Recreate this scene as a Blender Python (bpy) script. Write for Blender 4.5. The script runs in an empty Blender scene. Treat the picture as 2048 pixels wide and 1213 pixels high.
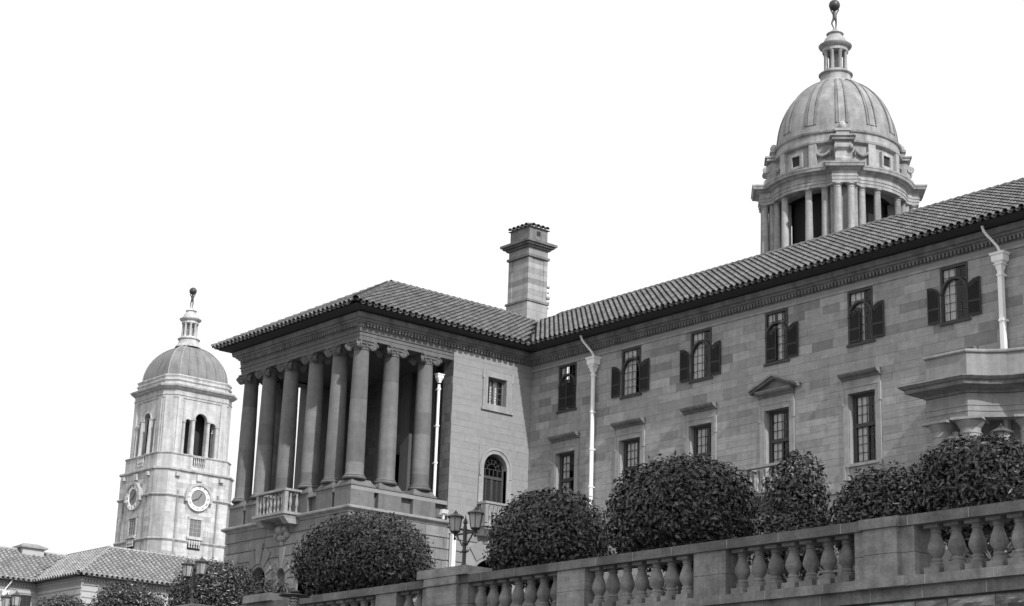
import bpy, math, random
import numpy as np
from mathutils import Matrix, Vector
random.seed(7); rng = np.random.default_rng(7)
PI = math.pi; R = math.radians
sc = bpy.context.scene
col = sc.collection
Z0 = 27.4                      # dentil line of the building is z = 0 while building; everything is lifted by Z0 at the end

# ------------------------------------------------------------------ camera
pit, rol, yaw = R(16.31), R(1.98), R(-50.78)
r_ = Vector((math.cos(yaw), -math.sin(yaw), 0)); h_ = Vector((math.sin(yaw), math.cos(yaw), 0))
fw = h_ * math.cos(pit) + Vector((0, 0, math.sin(pit))); u_ = r_.cross(fw)
RR = math.cos(rol) * r_ + math.sin(rol) * u_; UU = -math.sin(rol) * r_ + math.cos(rol) * u_
CAM = Vector((76.679, -64.190, -25.730))
cd = bpy.data.cameras.new('camera'); cam = bpy.data.objects.new('camera', cd); col.objects.link(cam)
cd.sensor_fit = 'HORIZONTAL'; cd.sensor_width = 36; cd.lens = 36 * 3616 / 2048; cd.clip_start = 0.5; cd.clip_end = 5000
mw = Matrix((RR, UU, -fw)).transposed().to_4x4(); mw.translation = CAM + Vector((0, 0, Z0)); cam.matrix_world = mw
sc.camera = cam
# ------------------------------------------------------------------ world, sun, exposure
SUN = Vector((0.775, -0.138, 0.617)).normalized()
w = bpy.data.worlds.new('World'); sc.world = w; w.use_nodes = True
nt = w.node_tree; nt.nodes.clear()
sky = nt.nodes.new('ShaderNodeTexSky'); sky.sky_type = 'NISHITA'; sky.sun_disc = False
sky.sun_elevation = math.asin(SUN.z); sky.sun_rotation = math.atan2(SUN.x, SUN.y); sky.air_density = 1; sky.dust_density = 5
bw = nt.nodes.new('ShaderNodeRGBToBW'); mul = nt.nodes.new('ShaderNodeMath'); mul.operation = 'MULTIPLY_ADD'
mul.inputs[1].default_value = 0.035; mul.inputs[2].default_value = 1.0      # a bright even veil of white cloud in front of the sky
bg = nt.nodes.new('ShaderNodeBackground'); bg.inputs[1].default_value = 1.0
out = nt.nodes.new('ShaderNodeOutputWorld')
nt.links.new(sky.outputs[0], bw.inputs[0]); nt.links.new(bw.outputs[0], mul.inputs[0])
nt.links.new(mul.outputs[0], bg.inputs[0]); nt.links.new(bg.outputs[0], out.inputs[0])
sl = bpy.data.lights.new('sun', 'SUN'); sl.energy = 4.0; sl.angle = R(0.6); sl.color = (1, 1, 1)
so = bpy.data.objects.new('sun', sl); col.objects.link(so)
so.rotation_euler = (-SUN).to_track_quat('-Z', 'Y').to_euler(); so.location = (40, -60, 80)
vs = sc.view_settings; vs.view_transform = 'Standard'; vs.look = 'None'; vs.exposure = 0; vs.gamma = 1; vs.use_curve_mapping = False
sc.cycles.max_bounces = 6; sc.cycles.transparent_max_bounces = 8

# ------------------------------------------------------------------ materials (the photograph is black and white: every colour is a grey)
def mat(name, base, rough=0.85, n1=3.0, a1=0.25, bed=0.15, bump=0.3, bscale=30, spec=0.3, metal=0, stain=0.0, ft=0.0):
    m = bpy.data.materials.new(name); m.use_nodes = True; t = m.node_tree; L = t.links; N = t.nodes
    b = N['Principled BSDF']; b.inputs['Roughness'].default_value = rough; b.inputs['Metallic'].default_value = metal
    b.inputs['Specular IOR Level'].default_value = spec
    tc = N.new('ShaderNodeTexCoord'); oi = N.new('ShaderNodeObjectInfo'); at = N.new('ShaderNodeAttribute'); at.attribute_name = 'tone'
    geo = N.new('ShaderNodeNewGeometry')
    def noise(vec, scale, detail=4):
        n = N.new('ShaderNodeTexNoise'); n.inputs['Scale'].default_value = scale; n.inputs['Detail'].default_value = detail
        n.inputs['Roughness'].default_value = 0.65
        L.new(vec, n.inputs['Vector']); return n.outputs['Fac']
    def math_(op, a, b_, c=None):
        n = N.new('ShaderNodeMath'); n.operation = op
        for i, v in enumerate((a, b_, c)):
            if v is None: continue
            if isinstance(v, (int, float)): n.inputs[i].default_value = v
            else: L.new(v, n.inputs[i])
        return n.outputs[0]
    P = geo.outputs['Position']
    v = math_('MULTIPLY_ADD', noise(P, n1), 2 * a1, 1 - a1)
    v2 = math_('MULTIPLY_ADD', noise(P, n1 * 7, 3), a1, 1 - a1 / 2)
    v = math_('MULTIPLY', v, v2)
    if bed:
        mp = N.new('ShaderNodeMapping'); mp.inputs['Scale'].default_value = (0.7, 0.7, 14); mp.inputs['Rotation'].default_value = (0.03, 0.04, 0)
        L.new(P, mp.inputs['Vector'])
        v = math_('MULTIPLY', v, math_('MULTIPLY_ADD', noise(mp.outputs[0], 1.0, 5), 2 * bed, 1 - bed))
    if stain:
        mp = N.new('ShaderNodeMapping'); mp.inputs['Scale'].default_value = (1.6, 1.6, 0.12); L.new(P, mp.inputs['Vector'])
        s = N.new('ShaderNodeMapRange'); s.inputs['From Min'].default_value = 0.42; s.inputs['From Max'].default_value = 0.7
        s.inputs['To Min'].default_value = 1; s.inputs['To Max'].default_value = 1 - stain
        L.new(noise(mp.outputs[0], 1.0, 5), s.inputs['Value']); v = math_('MULTIPLY', v, s.outputs[0])
    v = math_('MULTIPLY', v, math_('ADD', at.outputs['Fac'], 1.0))
    sp = N.new('ShaderNodeSeparateColor'); L.new(oi.outputs['Color'], sp.inputs[0])
    v = math_('MULTIPLY', v, sp.outputs[0])
    v = math_('MULTIPLY', v, base)
    cb = N.new('ShaderNodeCombineColor'); [L.new(v, cb.inputs[i]) for i in range(3)]
    L.new(cb.outputs[0], b.inputs['Base Color'])
    if bump:
        bp = N.new('ShaderNodeBump'); bp.inputs['Strength'].default_value = bump; bp.inputs['Distance'].default_value = 0.02
        L.new(noise(P, bscale, 3), bp.inputs['Height']); L.new(bp.outputs[0], b.inputs['Normal'])
    return m
M_ = {}
M_['stone'] = mat('wing_sandstone', 0.3, stain=.16, a1=0.36, bed=0.24)
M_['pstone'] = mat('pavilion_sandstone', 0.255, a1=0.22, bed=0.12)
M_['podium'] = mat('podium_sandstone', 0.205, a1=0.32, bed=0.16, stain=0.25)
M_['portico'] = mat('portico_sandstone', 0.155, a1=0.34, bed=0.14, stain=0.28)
M_['loggia'] = mat('shade_toned_loggia_stone', .10, a1=.25, bed=.1, stain=.25)  # portico stone darkened, the loggia's shade put into its base tone
M_['trim'] = mat('dressed_sandstone', 0.3, a1=0.34, bed=0.14, stain=0.28)
M_['cornice'] = mat('weathered_cornice_stone', 0.18, a1=0.5, bed=.1, stain=0.45)
M_['tower'] = mat('pale_tower_stone', 0.47, n1=1.2, a1=0.42, bed=0.22, stain=0.4)
M_['drum'] = mat('dome_tower_stone', 0.345, n1=1.2, a1=0.5, bed=0.25, stain=0.5)
M_['dome'] = mat('dome_shell_stone', 0.275, n1=1.5, a1=0.5, bed=0.2, stain=.35)
M_['ldome'] = mat('smooth_dome_stone', 0.2, n1=.8, a1=0.4, bed=.05, stain=.25)
M_['far'] = mat('far_block_stone', 0.4, n1=1, a1=.12, bed=.05)
M_['mortar'] = mat('mortar', 0.24, bed=0, a1=.2)
M_['tile'] = mat('clay_roof_tile', 0.125, n1=2.2, a1=0.6, bed=0, rough=.8, bscale=40)
M_['ftile'] = mat('far_clay_roof_tile', .26, n1=1.5, a1=0.5, bed=0, rough=.8)
M_['deck'] = mat('roof_deck', .05, bed=0)
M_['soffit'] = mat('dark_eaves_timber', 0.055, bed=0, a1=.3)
M_['bal'] = mat('balustrade_sandstone', 0.235, n1=3, a1=0.75, bed=0.25, stain=0.45, bump=.5)
M_['rubble'] = mat('rock_faced_stone', .24, n1=5, a1=0.9, bed=.1, bump=1.0, bscale=14)
M_['white'] = mat('white_paint', .82, bed=0, a1=.06, n1=6, bump=0, rough=.5, stain=.1)
M_['timber'] = mat('dark_timber', .028, bed=0, a1=.25, rough=.6, bump=.1)
M_['frame'] = mat('weathered_window_timber', .05, bed=0, a1=.3, rough=.6, bump=.1)
M_['iron'] = mat('dark_iron', .03, bed=0, a1=.3, rough=.45, spec=.5)
M_['bronze'] = mat('dark_bronze', .035, bed=0, a1=.3, rough=.4, spec=.5)
M_['curtain'] = mat('white_curtain', 0.82, bed=0, a1=.1, n1=4, bump=0)
M_['room'] = mat('dark_interior', .03, bed=0, a1=.1, bump=0)  # near-black tone stands in for the unlit depth behind openings
M_['leaf'] = mat('glossy_leaf', 0.031, bed=0, a1=.35, n1=9, rough=.36, bump=0, spec=.62)
M_['core'] = mat('crown_shade_core', 0.006, bed=0, a1=.4, n1=8, rough=.9)
M_['bark'] = mat('bark', .07, bed=0, a1=.4, n1=8, bump=.8)
M_['soil'] = mat('terrace_ground', .13, bed=0, a1=.35, n1=.8)
M_['grass'] = mat('ground_turf', .10, bed=0, a1=.4, n1=.6)
M_['clockwhite'] = mat('clock_ring_enamel', .85, bed=0, a1=.04, bump=0, rough=.4)
M_['steel'] = mat('brushed_steel', .55, bed=0, a1=.1, rough=.35, metal=1, bump=0)
M_['stem'] = mat('dry_stem', .28, bed=0, a1=.3, n1=8)
def glass(name, tint, r0):
    m = bpy.data.materials.new(name); m.use_nodes = True; t = m.node_tree; t.nodes.clear(); N = t.nodes; L = t.links
    o = N.new('ShaderNodeOutputMaterial'); mx = N.new('ShaderNodeMixShader'); tr = N.new('ShaderNodeBsdfTransparent'); gl = N.new('ShaderNodeBsdfGlossy')
    lw = N.new('ShaderNodeFresnel'); lw.inputs['IOR'].default_value = r0
    tr.inputs[0].default_value = (tint, tint, tint, 1); gl.inputs['Roughness'].default_value = .04; gl.inputs[0].default_value = (.8, .8, .8, 1)
    L.new(lw.outputs[0], mx.inputs[0]); L.new(tr.outputs[0], mx.inputs[1]); L.new(gl.outputs[0], mx.inputs[2]); L.new(mx.outputs[0], o.inputs[0])
    return m
M_['glass'] = glass('window_glass', .96, 1.45)
def frosted():
    m = mat('frosted_lantern_glass', .6, bed=0, a1=.08, bump=0, rough=.25, spec=.5)
    b = m.node_tree.nodes['Principled BSDF']; b.inputs['Transmission Weight'].default_value = .55; b.inputs['IOR'].default_value = 1.1
    return m
M_['frost'] = frosted()

# ------------------------------------------------------------------ mesh builder
class MB:
    def __init__(s): s.v = []; s.f = []; s.t = []
    def add(s, vs, fs, tone=0.0):
        o = len(s.v); s.v.extend([tuple(v) for v in vs]); s.f.extend([tuple(i + o for i in f) for f in fs]); s.t.extend([tone] * len(fs)); return s
    def box(s, x0, x1, y0, y1, z0, z1, tone=0.0):
        v = [(x, y, z) for z in (z0, z1) for y in (y0, y1) for x in (x0, x1)]
        return s.add(v, [(0, 2, 3, 1), (4, 5, 7, 6), (0, 1, 5, 4), (2, 6, 7, 3), (0, 4, 6, 2), (1, 3, 7, 5)], tone)
    def hexa(s, p8, tone=0.0):
        return s.add(p8, [(0, 2, 3, 1), (4, 5, 7, 6), (0, 1, 5, 4), (2, 6, 7, 3), (0, 4, 6, 2), (1, 3, 7, 5)], tone)
    def fbox(s, F, u0, u1, n0, n1, z0, z1, tone=0.0):
        v = [F(u, n, z) for z in (z0, z1) for n in (n0, n1) for u in (u0, u1)]
        return s.hexa(v, tone)
    def lathe(s, prof, c=(0, 0), seg=24, a0=0, a1=2 * PI, cap=True, tone=0.0, ell=(1, 1)):
        full = abs(a1 - a0 - 2 * PI) < 1e-6; n = seg if full else seg + 1
        vs = []
        for (r, z) in prof:
            for k in range(n):
                a = a0 + (a1 - a0) * k / seg; vs.append((c[0] + r * math.cos(a) * ell[0], c[1] + r * math.sin(a) * ell[1], z))
        fs = []
        for i in range(len(prof) - 1):
            for k in range(seg):
                k2 = (k + 1) % n; fs.append((i * n + k, i * n + k2, (i + 1) * n + k2, (i + 1) * n + k))
        if cap and full:
            fs.append(tuple(reversed(range(n)))); fs.append(tuple((len(prof) - 1) * n + k for k in range(n)))
        return s.add(vs, fs, tone)
    def tube(s, path, rad, seg=8, cap=True, tone=0.0):
        P = [Vector(p) for p in path]; n = len(P); rs = rad if isinstance(rad, (list, tuple)) else [rad] * n
        vs = []; ref = None
        for i in range(n):
            t = (P[min(i + 1, n - 1)] - P[max(i - 1, 0)]).normalized()
            if ref is None: ref = Vector((0, 0, 1)) if abs(t.z) < .9 else Vector((1, 0, 0))
            a = t.cross(ref).normalized(); b = t.cross(a).normalized(); ref = -b.cross(t).cross(t) if False else ref
            for k in range(seg):
                an = 2 * PI * k / seg; vs.append(P[i] + (a * math.cos(an) + b * math.sin(an)) * rs[i])
        fs = [(i * seg + k, i * seg + (k + 1) % seg, (i + 1) * seg + (k + 1) % seg, (i + 1) * seg + k) for i in range(n - 1) for k in range(seg)]
        if cap: fs += [tuple(reversed(range(seg))), tuple((n - 1) * seg + k for k in range(seg))]
        return s.add(vs, fs, tone)
    def prism(s, poly, F, n0, n1, tone=0.0):
        """poly of (u,z); F(u,n,z) -> world; extruded n0..n1"""
        k = len(poly); vs = [F(u, n0, z) for u, z in poly] + [F(u, n1, z) for u, z in poly]
        fs = [tuple(range(k)), tuple(reversed(range(k, 2 * k)))] + [(i, i + k, (i + 1) % k + k, (i + 1) % k) for i in range(k)]
        return s.add(vs, fs, tone)
    def sweep(s, prof, path, closed=False, caps=True, tone=0.0):
        """prof (out,z) list (open, or closed back on itself), path xy, outward = left of travel"""
        n = len(path); nor = []
        P = [Vector((p[0], p[1])) for p in path]
        def ln(a, b): d = (b - a).normalized(); return Vector((-d.y, d.x))
        for i in range(n):
            if closed: a = ln(P[i - 1], P[i]); b = ln(P[i], P[(i + 1) % n])
            else: a = ln(P[i - 1], P[i]) if i > 0 else ln(P[0], P[1]); b = ln(P[i], P[i + 1]) if i < n - 1 else a
            m = (a + b); m = m / max(1e-6, m.length); nor.append(m / max(.35, m.dot(a)))
        k = len(prof); vs = []
        for i in range(n):
            for (o, z) in prof: vs.append((P[i].x + nor[i].x * o, P[i].y + nor[i].y * o, z))
        fs = []
        for i in range(n if closed else n - 1):
            j = (i + 1) % n
            for q in range(k - 1): fs.append((i * k + q, j * k + q, j * k + q + 1, i * k + q + 1))
        if caps and not closed:
            fs.append(tuple(range(k))); fs.append(tuple(reversed(range((n - 1) * k, n * k))))
        return s.add(vs, fs, tone)
    def mesh(s, name, smooth=None, tone=False):
        me = bpy.data.meshes.new(name); me.from_pydata(s.v, [], s.f); me.update()
        if tone:
            a = me.attributes.new('tone', 'FLOAT', 'FACE'); a.data.foreach_set('value', np.array(s.t, dtype=np.float32))
        if smooth:
            me.polygons.foreach_set('use_smooth', [True] * len(me.polygons)); me.set_sharp_from_angle(angle=R(smooth))
        return me
WM = {}
def link(o, parent, world):
    col.objects.link(o); WM[o.name] = world
    if parent is not None:
        o.parent = parent; o.matrix_parent_inverse = WM[parent.name].inverted()
    o.matrix_basis = world
    return o
def obj(name, me, m, parent=None, world=None, tone=1.0, kind=None, label=None):
    if isinstance(me, MB): me = me.mesh(name)
    if not me.materials: me.materials.append(M_[m])
    o = bpy.data.objects.new(name, me); link(o, parent, world or Matrix.Identity(4)); o.color = (tone, tone, tone, 1)
    if kind: o['kind'] = kind
    if label: o['label'] = label
    return o
def thing(name, label, cat, loc, group=None):
    o = bpy.data.objects.new(name, None); link(o, None, Matrix.Translation(Vector(loc))); o['label'] = label; o['category'] = cat
    if group: o['group'] = group
    return o
def T(x, y, z, rz=0, s=1): return Matrix.Translation((x, y, z)) @ Matrix.Rotation(rz, 4, 'Z') @ Matrix.Scale(s, 4)
def frame(o, u, n):
    """F(u,n,z): origin o xy, u along, n outward"""
    return lambda a, b, z: (o[0] + u[0] * a + n[0] * b, o[1] + u[1] * a + n[1] * b, z)
def camdist(p): return (Vector(p) - CAM).length
def tone_pick(sp=1.0):
    q = random.random()
    if q < .13: t = random.uniform(-.30, -.16)
    elif q < .26: t = random.uniform(.10, .24)
    else: t = random.uniform(-.09, .08)
    return t * sp
def subtract(rects, hole):
    out = []
    for (a, b, c, d) in rects:
        A, B, Cc, D = hole
        if B <= a or A >= b or D <= c or Cc >= d: out.append((a, b, c, d)); continue
        if A > a: out.append((a, A, c, d))
        if B < b: out.append((B, b, c, d))
        a2, b2 = max(a, A), min(b, B)
        if Cc > c: out.append((a2, b2, c, Cc))
        if D < d: out.append((a2, b2, D, d))
    return out
def ashlar(parent, F, u0, u1, z0, z1, holes, nparts, m='stone', course=(.40, .44), ln=(.9, 1.7), sp=1.0, gap=.003, proud=.014, name='stone_block', ord=1, gapz=None):
    """dressed blocks in courses, each its own little box in front of the mortar backing; the nearest ones are parts"""
    B = []; z = z1
    while z > z0 + .05:
        h = random.uniform(*course); zb = max(z0, z - h)
        if zb - z0 < .15: zb = z0
        u = u0 - random.uniform(0, ln[0])
        while u < u1:
            l = random.uniform(*ln); a, b = max(u, u0), min(u + l, u1); u += l
            if b - a < .12: continue
            rs = [(a, b, zb, z)]
            for hh in holes: rs = subtract(rs, hh)
            t = tone_pick(sp)
            for r in rs:
                if r[1] - r[0] > .05 and r[3] - r[2] > .05: B.append((r, t))
        z = zb
    g = gap / 2; gz = (gapz if gapz is not None else gap) / 2
    key = lambda q: camdist(F((q[0][0] + q[0][1]) / 2, 0, (q[0][2] + q[0][3]) / 2)) / math.sqrt((q[0][1] - q[0][0]) * (q[0][3] - q[0][2]))
    B.sort(key=key)
    rest = MB()
    def five(mb, r, t):
        a, b, c, d = r[0] + g, r[1] - g, r[2] + gz, r[3] - gz; p = proud + random.uniform(-.004, .004); e = .004 + gz * .3
        vs = [F(a, 0, c), F(b, 0, c), F(b, 0, d), F(a, 0, d), F(a + e, p, c + e), F(b - e, p, c + e), F(b - e, p, d - e), F(a + e, p, d - e)]
        fs = [(4, 5, 6, 7), (0, 1, 5, 4), (1, 2, 6, 5), (2, 3, 7, 6), (3, 0, 4, 7)]
        if ord < 0: fs = [tuple(reversed(f)) for f in fs]
        mb.add(vs, fs, t)
    for i, (r, t) in enumerate(B):
        if i < nparts:
            mb = MB(); five(mb, r, 0); obj(name, mb, m, parent, tone=1 + t)
        else: five(rest, r, t)
    if rest.v: obj('ashlar_courses', rest.mesh('ashlar_courses', tone=True), m, parent, kind='stuff')
def backing(mb, F, u0, u1, z0, z1, holes, n0=-.30, n1=0.0):
    us = sorted({u0, u1} | {max(u0, min(u1, x)) for h in holes for x in h[:2]}); zs = sorted({z0, z1} | {max(z0, min(z1, x)) for h in holes for x in h[2:]})
    for i in range(len(us) - 1):
        for j in range(len(zs) - 1):
            cu, cz = (us[i] + us[i + 1]) / 2, (zs[j] + zs[j + 1]) / 2
            if any(h[0] < cu < h[1] and h[2] < cz < h[3] for h in holes): continue
            mb.fbox(F, us[i], us[i + 1], n0, n1, zs[j], zs[j + 1])
def arch_wall(mb, F, u0, u1, zl, z1, arches, n0, n1, seg=14):
    """wall slab u0..u1, zl..z1 pierced by round arches (centre, half width, springing z, sill z)"""
    us = {u0, u1}
    for (c, hw, zs, zsill) in arches:
        for k in range(seg + 1): us.add(c - hw * math.cos(PI * k / seg))
    us = sorted(us)
    def low(u, c, hw, zs): return zs + math.sqrt(max(0, hw * hw - (u - c) ** 2))
    for a, b in zip(us[:-1], us[1:]):
        if b - a < 1e-5: continue
        m_ = (a + b) / 2; hit = None
        for A in arches:
            if abs(m_ - A[0]) < A[1]: hit = A
        if hit is None: mb.fbox(F, a, b, n0, n1, zl, z1)
        else:
            la, lb = low(a, *hit[:3]), low(b, *hit[:3])
            p = [F(u, n, z) for (zz) in ((la, lb), (z1, z1)) for n in (n0, n1) for u, z in ((a, zz[0]), (b, zz[1]))]
            mb.hexa(p)
            if hit[3] > zl: mb.fbox(F, a, b, n0, n1, zl, hit[3])
def arch_ring(mb, F, c, hw0, hw1, zs, n0, n1, seg=14, zb=None):
    """half-round archivolt between radii, with straight legs down to zb"""
    pts = [(math.cos(PI * k / seg), math.sin(PI * k / seg)) for k in range(seg + 1)]
    for k in range(seg):
        (ca, sa), (cb, sb) = pts[k], pts[k + 1]
        q = [F(c + hw0 * ca, n, zs + hw0 * sa) if i == 0 else None for i, n in ((0, n0),)]
        p = []
        for rr in (hw0, hw1):
            for n in (n0, n1):
                p += [F(c + rr * ca, n, zs + rr * sa), F(c + rr * cb, n, zs + rr * sb)]
        mb.hexa(p)
    if zb is not None:
        for s in (-1, 1):
            a, b = sorted((c + s * hw0, c + s * hw1)); mb.fbox(F, a, b, n0, n1, zb, zs)
FW = frame((0, 0), (1, 0), (0, -1))            # wing front: u = x, outward -y
FR = frame((0, 0), (0, 1), (1, 0))             # pavilion right face: u = y, outward +x
FF = frame((0, -11.93), (1, 0), (0, -1))       # pavilion front: u = x
#@STRUCT
# ------------------------------------------------------------------ the ground and the terraces
def struct(name, mb, m): o = obj(name, mb, m); o['kind'] = 'structure'; return o
GZ = -27.4; TZ = -21.35; BZ = -17.2
mb = MB(); mb.add([(-3000, -3000, GZ), (3000, -3000, GZ), (3000, 3000, GZ), (-3000, 3000, GZ)], [(0, 1, 2, 3)]); struct('ground', mb, 'grass')
mb = MB(); mb.box(-260, 160, -38.2, -20.2, GZ - .5, TZ); struct('lower_terrace', mb, 'soil')
mb = MB(); mb.box(-260, 160, -20, 140, GZ - .5, BZ); struct('upper_terrace', mb, 'soil')

# ------------------------------------------------------------------ roof tiles
def barrel(L=.5, r0=.15, r1=.125, seg=5):
    mb = MB(); vs = []
    for (x, r, lift) in ((0, r0, .045), (L, r1, 0)):
        for k in range(seg + 1):
            a = PI * k / seg; vs.append((r * math.cos(a), x, r * math.sin(a) * .95 + lift))
    vs2 = [(v[0] * .84, v[1] + .002, (v[2] - .045) * .84 + .045) for v in vs[:seg + 1]]
    n = seg + 1; fs = [(k, k + 1, n + k + 1, n + k) for k in range(seg)]
    o = len(vs); vs += vs2; fs += [(k + 1, k, o + k, o + k + 1) for k in range(seg)]
    mb.add(vs, fs); return mb
TILE = barrel().mesh('tile', smooth=60); TILE.materials.append(M_['tile'])
RIDGE = barrel(.55, .2, .18, 6).mesh('ridge_tile', smooth=60); RIDGE.materials.append(M_['tile'])
def tile_matrix(p, up, nrm):
    y = Vector(up).normalized(); z = Vector(nrm).normalized(); x = y.cross(z).normalized(); z = x.cross(y)
    m = Matrix((x, y, z)).transposed().to_4x4(); m.translation = p; return m
def inside(poly, u, v):
    c = False; n = len(poly)
    for i in range(n):
        (a, b), (cc, d) = poly[i], poly[(i + 1) % n]
        if (b > v) != (d > v) and u < (cc - a) * (v - b) / (d - b) + a: c = not c
    return c
def tile_slope(parent, p0, along, up, poly, nparts, pitch=.405, exp=.4, m='tile'):
    """courses of barrel tiles over the slope polygon (u along the eave, v up the slope)"""
    a = Vector(along).normalized(); s = Vector(up).normalized(); n = a.cross(s).normalized()
    if n.z < 0: n = -n
    p0 = Vector(p0); us = [q[0] for q in poly]; vmax = max(q[1] for q in poly)
    tb = barrel(); tv = np.array(tb.v); L = []
    u = min(us) + pitch / 2
    while u < max(us):
        v = -.10
        while v < vmax - .05:
            if inside(poly, u, max(v, .02)) and inside(poly, u, min(v + .25, vmax - .01)):
                q = p0 + a * (u + random.uniform(-.012, .012)) + s * v + n * .02
                L.append(tile_matrix(q, s + a * random.uniform(-.02, .02) + n * random.uniform(-.012, .012), n))
            v += exp
        u += pitch
    L.sort(key=lambda mm: camdist(mm.translation)); PN = []
    u = min(us) + pitch
    while u < max(us) - pitch:      # concave under-tiles whose ends show along the eave
        if inside(poly, u, .02) and inside(poly, u, .3): PN.append(tile_matrix(p0 + a * u + s * random.uniform(-.15, -.11) + n * .10, s, -n))
        u += pitch
    for mm in L[:nparts]:
        obj('tile', TILE, 'tile', parent, mm, tone=random.choice((.75, .9, 1, 1, 1.1, 1.25)) * random.uniform(.9, 1.1))
    rest = L[nparts:] + PN
    if rest:
        V = []; Fc = []; tn = []; k = 0
        for mm in rest:
            A = np.array(mm); V.append(tv @ A[:3, :3].T + A[:3, 3]); Fc.extend([tuple(i + k for i in f) for f in tb.f]); k += len(tv)
            tn += [random.choice((-.25, -.1, 0, 0, .1, .25)) + random.uniform(-.08, .08)] * len(tb.f)
        me = bpy.data.meshes.new('tile_field'); me.from_pydata(np.concatenate(V).tolist(), [], Fc); me.update()
        at = me.attributes.new('tone', 'FLOAT', 'FACE'); at.data.foreach_set('value', np.array(tn, dtype=np.float32))
        me.polygons.foreach_set('use_smooth', [True] * len(me.polygons)); me.set_sharp_from_angle(angle=R(60))
        obj('tile_field', me, m, parent, kind='stuff')
def pan(mb, p0, along, up, poly, off=0.0):
    a = Vector(along).normalized(); s = Vector(up).normalized(); p0 = Vector(p0)
    mb.add([p0 + a * u + s * v for u, v in poly], [tuple(range(len(poly)))])
def ridge_line(parent, a, b, step=.46):
    a, b = Vector(a), Vector(b); d = (b - a); n = int(d.length / step); d.normalize()
    side = d.cross(Vector((0, 0, 1))).normalized(); nz = side.cross(d).normalized()
    for i in range(n):
        obj('ridge_tile', RIDGE, 'tile', parent, tile_matrix(a + d * (i * step) + nz * .03, d, nz if nz.z > 0 else -nz), tone=random.uniform(.8, 1.25))

# ------------------------------------------------------------------ the building: long wing and columned pavilion
EO = 1.187; EZ = .62; RZ = 4.64; WY = 5.5; XE = 40.0
wing = thing('office_wing', 'long sandstone office wing with shuttered upper windows, tiled roof and white downpipes', 'building', (18, 3, BZ))
pav = thing('columned_pavilion', 'projecting sandstone pavilion with two-storey open portico of columns under a hipped tile roof', 'building', (-6, -6, BZ))

UC = [3.15, 8.30, 13.50, 18.67, 23.92, 29.30, 34.6]          # window axes along the wing
uh = [(c - .76, c + .76, -3.26, -.62) for c in UC]; lh = [(c - .80, c + .80, -8.92, -5.60) for c in UC]
# wall with its openings, course by course
HO = uh + lh
mb = MB(); backing(mb, FW, 0.0, XE, BZ, 1.3, HO, -.42, 0.0); obj('wall', mb, 'mortar', wing)
mb = MB(); mb.box(XE - .3, XE, .43, 10.9, BZ, .6); obj('end_wall', mb, 'stone', wing)
mb = MB(); mb.box(-6, XE, 10.9, 11.2, BZ, .6); obj('back_wall', mb, 'stone', wing)
trimh = [(c - 1.14, c + 1.14, -9.0, -4.62) for c in UC]
ashlar(wing, FW, 0.032, XE, -4.6, -.60, uh + trimh, 200, 'stone', ord=-1, course=(.40, .46), sp=1.15)
ashlar(wing, FW, 0.032, XE, -9.95, -4.6, uh + trimh, 100, 'stone', ord=-1, course=(.27, .42), sp=.75)
ashlar(wing, FW, 0.032, XE, BZ, -10.2, [], 0, 'stone', course=(.5, .56), ord=-1)
mb = MB(); mb.fbox(FW, .05, XE, -.0, .10, -10.2, -9.95); obj('string_course', mb, 'trim', wing); mb = MB(); mb.fbox(FW, .05, XE, 0, .06, -.60, -.48); obj('string_course', mb, 'trim', wing)
# entablature of the whole building: cornice, dentils, eaves
PATH = [(XE, 0), (0, 0), (0, -11.93), (-12.04, -11.93), (-12.04, 11)]
def cornice(parent, path, lowprof):
    mb = MB(); mb.sweep([(-.2, .50), (-.2, -.02), (.10, -.02), (.13, .06), (.20, .08), (.24, .16), (.36, .20), (.40, .38), (.40, .44), (.3, .50)], path); obj('cornice', mb.mesh('cornice', smooth=20), 'cornice', parent)
    mb = MB()
    for (a, b) in zip(path[:-1], path[1:]):
        A, B = Vector(a), Vector(b); d = (B - A); L = d.length; d.normalize(); n = Vector((-d.y, d.x)); F = frame(A, d, n); k = int(L / .21)
        for i in range(1, k): mb.fbox(F, i * .21 - .058, i * .21 + .058, -.02, .17, -.20, -.005)
        mb.fbox(F, .0, L, -.05, .02, -.26, -.02)
    obj('dentil_course', mb, 'cornice', parent, kind='stuff')
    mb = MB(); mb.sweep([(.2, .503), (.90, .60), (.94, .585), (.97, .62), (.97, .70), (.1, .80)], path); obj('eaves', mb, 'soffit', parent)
cornice(wing, [(XE, 0), (0, 0)], None)
cornice(pav, [(0, 0.0), (0, -11.93), (-12.04, -11.93), (-12.04, 11)], None)
# roofs
XA, YA = -6.02, -5.88
slen_w = math.hypot(WY + EO, RZ - EZ); slen_p = math.hypot(-XA + EO, RZ - EZ); slen_f = math.hypot(YA + 11.93 + EO, RZ - EZ)
upW = (0, WY + EO, RZ - EZ); upR = (XA - EO, 0, RZ - EZ); upF = (0, YA + 11.93 + EO, RZ - EZ); upL = (-XA + EO, 0, RZ - EZ)
dz = .07
rw = MB(); pW = [(0, 0), (XE - EO, 0), (XE - EO, slen_w), (XA - EO, slen_w)]; eW = (EO, -EO, EZ + dz)
pan(rw, eW, (1, 0, 0), upW, pW); pan(rw, (XA, 11 + EO, EZ + dz), (1, 0, 0), (0, -(WY + EO), RZ - EZ), [(0, 0), (XE - XA, 0), (XE - XA, slen_w), (0, slen_w)])
rwo = obj('roof', rw, 'tile', wing, tone=.55)
tile_slope(rwo, eW, (1, 0, 0), upW, pW, 260)
ridge_line(rwo, (XE, WY, RZ + dz), (-4.5, WY, RZ + dz))
rp = MB(); eR = (EO, -11.93 - EO, EZ + dz); LR = 11.93 + EO
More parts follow.
